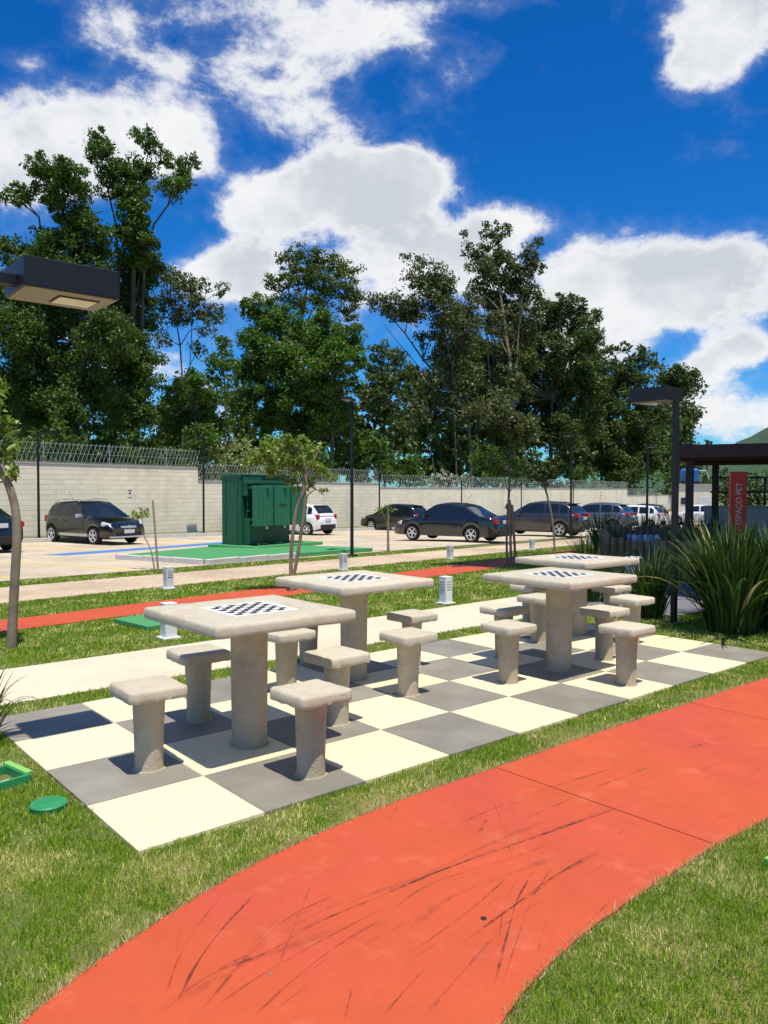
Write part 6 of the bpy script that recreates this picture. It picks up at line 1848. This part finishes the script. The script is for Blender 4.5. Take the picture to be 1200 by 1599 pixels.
FLAX = 'strap leaved plants in the right bed'
strap_plant('strap_leaved_plant', 'big dark green strap leaved clump at the right corner of the patio', (6.80, 0.80), 1.10, 480, 0.85, 1, FLAX, 0.050)
strap_plant('strap_leaved_plant', 'tall strap leaved clump at the right edge behind the biggest one', (7.35, 0.60), 1.06, 400, 0.8, 2, FLAX, 0.050)
strap_plant('strap_leaved_plant', 'low strap leaved clump at the foot of the right lamp post', (6.95, 1.85), 0.80, 240, 0.55, 3, FLAX, 0.024)
strap_plant('strap_leaved_plant', 'strap leaved clump between the red sign and the biggest clump', (7.7, 1.3), 0.82, 260, 0.7, 4, FLAX, 0.03)
strap_plant('strap_leaved_plant', 'thin strap leaved clump seen under the farthest table top', (7.6, 3.05), 0.75, 160, 0.5, 5, FLAX, 0.022)
strap_plant('strap_leaved_plant', 'thin strap leaved clump left of the log palisade', (9.6, 4.55), 0.85, 150, 0.5, 6, FLAX, 0.022)
strap_plant('strap_leaved_plant', 'strap leaved plant reaching in at the left edge of the patio', (-0.13, 2.00), 0.42, 70, 0.3, 7, 'strap leaved plants at the left edge', 0.022, arch=0.75)
for k, (x, y, lab) in enumerate(((14.6, 7.6, 'strap leaved clump behind the log palisade, nearest the blue grey wagon'), (14.9, 6.7, 'strap leaved clump behind the palisade just left of the right lamp post'),
                                 (14.9, 6.0, 'strap leaved clump behind the palisade just right of the pergola post'), (14.7, 5.2, 'strap leaved clump behind the palisade before the low wall'))):
    strap_plant('strap_leaved_plant', lab, (x, y), 1.05, 170, 0.9, 20 + k, 'strap leaved plants behind the palisade', 0.03)

# ================================================================ PET AREA ON THE RIGHT
def log_fence():
    root = empty('log_palisade', (10.6, 4.3, 0))
    tag(root, 'dark palisade of upright round logs enclosing the pet area', 'palisade')
    lm = [MB().lathe([(0.056, 0), (0.058, 0.3), (0.055, 0.66), (0.047, 0.685), (0.02, 0.692)], 12, wob=0.02, seed=k).mesh('log', 'log', 35) for k in range(4)]
    rr = random.Random(5)
    lines = [((10.45, 4.62), (11.05, 3.1), 0.0), ((10.45, 4.74), (12.2, 6.05), 0.06), ((12.3, 6.0), (13.6, 3.9), 0.12)]
    for (a, b, dz) in lines:
        L_ = math.dist(a, b)
        n = int(L_ / 0.107)
        for i in range(n):
            u = i / max(1, n - 1)
            o = bpy.data.objects.new('log', rr.choice(lm))
            x, y = a[0] + (b[0] - a[0]) * u, a[1] + (b[1] - a[1]) * u
            o.location = (x - 10.6, y - 4.3, gzf(x, y) - 0.02 + rr.uniform(-0.03, 0.02))
            o.scale = (1, 1, 1 + dz / 0.7)
            o.rotation_euler = (rr.uniform(-.02, .02), rr.uniform(-.02, .02), rr.uniform(0, 6))
            link(o, root)


log_fence()

tun = empty('agility_tunnel', (11.85, 4.75, gzf(11.8, 4.7)), R(-52))
tag(tun, 'blue and white striped fabric dog tunnel inside the log palisade', 'dog tunnel')
for k in range(6):
    a0_, a1_ = k * 0.10 - 0.45, k * 0.10 - 0.35
    prof = []
    mb = MB()
    for j in range(19):
        th = math.pi * j / 18
        for xx, rr_ in ((a0_, 0.40), ((a0_ + a1_) / 2, 0.43), (a1_, 0.40)):
            mb.v.append((xx, rr_ * math.cos(th), 0.20 + rr_ * 1.12 * math.sin(th)))
    for j in range(18):
        for q in range(2):
            a_ = j * 3 + q
            mb.f.append((a_, a_ + 1, a_ + 4, a_ + 3))
    mb.build('hoop_section', 'tunnel_blue' if k % 2 == 0 else 'tunnel_white', tun, smooth=60)

per = empty('pergola', (12.47, 4.34, gzf(12.42, 4.36)), R(-65))
tag(per, 'dark brown timber pergola with flat slatted roof at the right edge', 'pergola')
for (px_, py_) in ((0, 0), (3.2, 0.15), (0.35, 3.2), (3.2, 3.2)):
    MB().box((px_, py_, 1.03), (0.14, 0.14, 2.06), ch=0.006).build('post', 'timber', per)
for py_ in (0, 3.2):
    MB().box((1.75, py_, 2.13), (3.9, 0.10, 0.15), ch=0.006).build('beam', 'timber', per)
MB().box((1.75, -0.36, 2.20), (3.98, 0.035, 0.22), ch=0.004).build('fascia', 'timber', per)
MB().box((-0.235, 1.6, 2.20), (0.035, 3.86, 0.22), ch=0.004).build('fascia', 'timber', per)
for k in range(12):
    MB().box((0.0 + k * 0.32, 1.6, 2.25), (0.06, 3.9, 0.085), ch=0.004).build('rafter', 'timber', per)
for k in range(22):
    MB().box((1.75, -0.3 + k * 0.18, 2.312), (3.9, 0.15, 0.028), ch=0.003).build('roof_board', 'timber', per)


def text_mesh(body, size, extr=0.002):
    cu = bpy.data.curves.new('txt', 'FONT')
    cu.body = body
    cu.size = size
    cu.extrude = extr
    cu.align_x = 'LEFT'
    to = bpy.data.objects.new('txt', cu)
    COL.objects.link(to)
    bpy.context.view_layer.update()
    me = bpy.data.meshes.new_from_object(to.evaluated_get(bpy.context.evaluated_depsgraph_get()))
    bpy.data.objects.remove(to)
    me.materials.clear()
    me.materials.append(MATS['lettering'])
    return me


tot = empty('totem_sign', (11.40, 2.93, gzf(11.4, 2.93)), R(-58))
tag(tot, 'tall red totem sign with vertical white lettering under the pergola', 'sign')
MB().box((0, 0, 0.90), (0.24, 0.24, 1.80), ch=0.004).build('column', 'totem_red', tot)
MB().box((0, 0, 0.02), (0.30, 0.30, 0.04), ch=0.004).build('base_plate', 'black_metal', tot)
tme = text_mesh('ESPAÇO PET', 0.125)
tw_ = max(v.co.x for v in tme.vertices)
for k, (loc, rot) in enumerate((((0.045, -0.1225, 0.93), (R(90), R(-90), 0)), ((0.1225, 0.045, 0.93), (R(90), R(-90), R(90))))):
    o = link(bpy.data.objects.new('lettering', tme), tot)
    o.location = loc
    o.rotation_euler = rot

lw = empty('low_wall', (*XY(0, 0), 0))
lw.location = (20.3, 7.2, gzf(20.3, 7.2))
lw.rotation_euler = (0, 0, math.atan2(6.49 - 7.91, 20.74 - 19.84))
tag(lw, 'low beige rendered wall with dark metal railing at the right edge', 'wall')
MB().box((2.0, 0, 0.5), (5.6, 0.16, 1.06), ch=0.008).build('wall_body', 'wall_plain', lw)
MB().box((2.0, 0, 1.05), (5.66, 0.22, 0.04), ch=0.006).build('coping', 'coping', lw)
for x in (-0.55, 0.75, 2.0, 3.3, 4.6):
    MB().box((x, 0, 1.47), (0.05, 0.05, 0.80)).build('railing_post', 'black_metal', lw)
for z in (1.45, 1.86):
    MB().box((2.0, 0, z), (5.3, 0.04, 0.045)).build('rail', 'black_metal', lw)

sb = empty('notice_board', (11.25, 2.12, gzf(11, 2.3)), R(-62))
tag(sb, 'blue framed notice board on two legs behind the right edge plants', 'notice board')
MB().box((0.3, 0, 0.86), (0.62, 0.03, 0.36)).build('panel', 'bollard_grey', sb)
for (cx_, cz_, w_, h_) in ((0.3, 1.05, 0.68, 0.035), (0.3, 0.67, 0.68, 0.035), (-0.025, 0.86, 0.035, 0.40), (0.625, 0.86, 0.035, 0.40)):
    MB().box((cx_, -0.004, cz_), (w_, 0.05, h_)).build('frame_bar', 'paint_blue', sb)
for x in (-0.02, 0.62):
    MB().box((x, 0.03, 0.36), (0.04, 0.03, 0.72)).build('leg', 'black_metal', sb)

mbx = empty('meter_pillar', (8.62, 3.12, gzf(8.6, 3.1)), R(5))
tag(mbx, 'small pale grey service pillar under the corner of the farthest table', 'service pillar')
MB().box((0, 0, 0.26), (0.20, 0.14, 0.52), ch=0.008).build('cabinet', 'bollard_grey', mbx)
MB().box((0, 0, 0.53), (0.24, 0.18, 0.025), ch=0.005).build('cap', 'bollard_white', mbx)

# ---- small block building and water tank beyond the lot
zb_ = gzf(56, 27)
bld = empty('block_hut', (56.6, 27.6, zb_), math.atan2(-2.09, 0.92))
tag(bld, 'small pale block hut beyond the lot behind the pergola post', 'hut')
MB().box((0, 0, 1.45), (2.6, 3.0, 2.9)).build('wall', 'block', bld)
MB().box((0, 0, 2.93), (2.8, 3.2, 0.12), ch=0.01).build('roof_slab', 'coping', bld)
MB().box((0.75, -1.51, 1.0), (0.8, 0.05, 2.0)).build('door', 'bollard_white', bld)
MB().box((-0.6, -1.515, 1.7), (0.6, 0.04, 0.5)).build('window', 'glass_dark', bld)
tk = empty('water_tank', (60.2, 30.0, gzf(60, 30)))
tag(tk, 'bright blue round water tank on a stand above the hut', 'water tank')
MB().lathe([(0.62, 3.25), (0.70, 3.3), (0.74, 4.15), (0.76, 4.2), (0.60, 4.34), (0.2, 4.4)], 24).build('tank', 'tank_blue', tk, smooth=40)
for k in range(4):
    a = k * math.pi / 2 + 0.4
    MB().box((0.5 * math.cos(a), 0.5 * math.sin(a), 1.6), (0.10, 0.10, 3.2)).build('leg', 'black_metal', tk)
MB().box((0, 0, 3.2), (1.5, 1.5, 0.10)).build('deck', 'black_metal', tk)
MB().tube([(0.7, -0.4, 4.2), (1.2, -0.8, 4.2), (1.35, -0.95, 3.6)], 0.035, 6).build('pipe', 'bollard_white', tk)

# ---- unseen tower added right of the frame to cast shade over the right walks
tw = empty('added_shade_tower', (16.5, -7.4, 0))
tag(tw, 'unseen beige tower added right of the view to shade the walks', 'building')
TWX, TWY, TWH = 16.6, 15.4, 31.0
MB().box((0, 0, TWH / 2), (TWX, TWY, TWH)).build('wall', 'tower_wall', tw)
MB().box((0, 0, TWH + 0.15), (TWX + 0.3, TWY + 0.3, 0.3), ch=0.03).build('roof_slab', 'coping', tw)
wme = MB().box((0, 0, 0), (1.4, 0.06, 1.2)).mesh('window', 'glass_dark')
fme = MB().box((0, 0, -0.64), (1.6, 0.16, 0.07)).mesh('sill', 'coping')
for fl in range(9):
    for k in range(4):
        for side in (0, 1):
            o = bpy.data.objects.new('window', wme)
            if side == 0:
                o.location = (-TWX / 2 + 2.2 + k * 4.0, TWY / 2 + 0.01, 2.0 + fl * 3.1)
            else:
                o.location = (-TWX / 2 - 0.01, -TWY / 2 + 2.0 + k * 3.8, 2.0 + fl * 3.1)
                o.rotation_euler = (0, 0, R(90))
            link(o, tw)
            s_ = link(bpy.data.objects.new('sill', fme), o)

# ================================================================ TURF
def build_turf():
    rs = np.random.default_rng(77)
    keep_all = []
    patio_poly = [(0.005, 0.005), (5.99, 0.005), (5.99, 2.395), (0.005, 2.395)]

    def allowed(x, y):
        # blades root a little over the hard edges here and there
        jx, jy = x + rs.normal(0, 0.008, len(x)), y + rs.normal(0, 0.008, len(x))
        bad = pip(jx, jy, RED_POLY) | pip(jx, jy, patio_poly) | pip(x, y, CREAM_POLY) | pip(x, y, APRON_POLY) | pip(x, y, BACK_POLY)
        s, t = STc(x, y)
        bad |= (t > 7.75) & (t < 9.55)
        bad |= (t > 10.45)
        bad |= (np.hypot(x + 0.134, y - 0.712) < 0.078)
        bad |= (np.abs(x + 0.27) < 0.155) & (np.abs(y - 1.20) < 0.12)
        bad |= (np.abs(x - 2.42) < 0.30) & (np.abs(y - 5.30) < 0.37)
        bad |= (np.abs(x - 1.93) < 0.08) & (np.abs(y + 1.80) < 0.1)
        return ~bad
    yaw = R(40.279)
    fw = np.array([math.sin(yaw), math.cos(yaw)])
    rt_ = np.array([math.cos(yaw), -math.sin(yaw)])
    # rings of viewing distance: (d0, d1, blades per m2, height, width)
    bands = [(1.9, 3.2, 42000, 0.027, 0.0038), (3.2, 4.8, 25000, 0.029, 0.0054), (4.8, 7.0, 9500, 0.032, 0.0082), (7.0, 10.5, 4400, 0.036, 0.0125), (10.5, 16.0, 1900, 0.045, 0.020), (16.0, 26.0, 620, 0.05, 0.034)]
    P_, H_, W_ = [], [], []
    for d0, d1, dens, h, w in bands:
        half = 0.66
        area = (d1 ** 2 - d0 ** 2) * half
        n = int(area * dens)
        d = np.sqrt(rs.uniform(d0 ** 2, d1 ** 2, n))
        l = rs.uniform(-half, half, n) * d
        x = CAM[0] + fw[0] * d + rt_[0] * l
        y = CAM[1] + fw[1] * d + rt_[1] * l
        ok = allowed(x, y)
        # thin, worn spots in the turf
        worn = np.sin(x * 2.1 + 1.3 * np.sin(y * 3.3)) * np.sin(y * 2.7 + 1.7 * np.sin(x * 1.9) + 0.8) + 0.35 * np.sin(x * 9.1 + y * 4.0) * np.sin(y * 8.3 - x * 3.0)
        ok &= ~((worn > 0.74) & (rs.random(len(x)) < 0.62))
        x, y = x[ok], y[ok]
        P_.append(np.stack([x, y, gz(x, y)], 1))
        # turf grows in tufts: height varies over a few centimetres
        hv = 0.75 + 0.35 * np.sin(x * 31 + 3 * np.sin(y * 17)) * np.sin(y * 27 + 2 * np.sin(x * 23))
        H_.append(h * rs.uniform(0.5, 1.25, len(x)) * hv)
        W_.append(w * rs.uniform(0.7, 1.3, len(x)))
    P = np.vstack(P_)
    H = np.concatenate(H_)
    W = np.concatenate(W_)
    n = len(P)
    a = rs.uniform(0, 2 * math.pi, n)
    lean = np.abs(rs.normal(0, 0.75, n))
    la = rs.uniform(0, 2 * math.pi, n)
    wv = np.stack([np.cos(a), np.sin(a), np.zeros(n)], 1) * (W / 2)[:, None]
    tip = P + np.stack([np.cos(la) * np.sin(lean) * H, np.sin(la) * np.sin(lean) * H, np.cos(lean) * H + 0.004], 1)
    V_ = np.stack([P - wv, P + wv, tip], 1).reshape(-1, 3)
    V_[:, 2] -= 0.002
    me = np_mesh('lawn_grass', V_, np.arange(len(V_)), 3)
    me.materials.append(MATS['blade'])
    o = link(bpy.data.objects.new('lawn_grass', me))
    tag(o, 'short green and straw coloured turf around the patio and paths', 'grass', kind='stuff')
    # dry fringe of runners along both rims of the red path
    E_ = []
    for line, sg in ((RL, 1), (RR, -1)):
        for k in range(len(line) - 1):
            p, q = line[k], line[k + 1]
            if p[0] > 5.2:
                continue
            d = q - p
            ln = np.linalg.norm(d)
            nb = int(ln * (800 if sg > 0 else 350))
            u = rs.random(nb)
            off = np.abs(rs.normal(0, 0.012, nb)) - 0.006
            nr = np.array([-d[1], d[0]]) / ln * sg
            E_.append(p + d * u[:, None] + nr * off[:, None])
    E_ = np.vstack(E_)
    n2 = len(E_)
    hh = rs.uniform(0.012, 0.034, n2)
    a = rs.uniform(0, 6.28, n2)
    la = rs.uniform(0, 6.28, n2)
    le = np.abs(rs.normal(1.0, 0.35, n2))
    B_ = np.stack([E_[:, 0], E_[:, 1], np.full(n2, 0.004)], 1)
    wv = np.stack([np.cos(a), np.sin(a), np.zeros(n2)], 1) * 0.0018
    tip = B_ + np.stack([np.cos(la) * np.sin(le) * hh, np.sin(la) * np.sin(le) * hh, np.abs(np.cos(le)) * hh + 0.012], 1)
    V2 = np.stack([B_ - wv, B_ + wv, tip], 1).reshape(-1, 3)
    me = np_mesh('dry_grass_fringe', V2, np.arange(len(V2)), 3)
    me.materials.append(MATS['straw'])
    tag(link(bpy.data.objects.new('dry_grass_fringe', me)), 'dry straw coloured grass fringe along the red path rim', 'grass', kind='stuff')


build_turf()
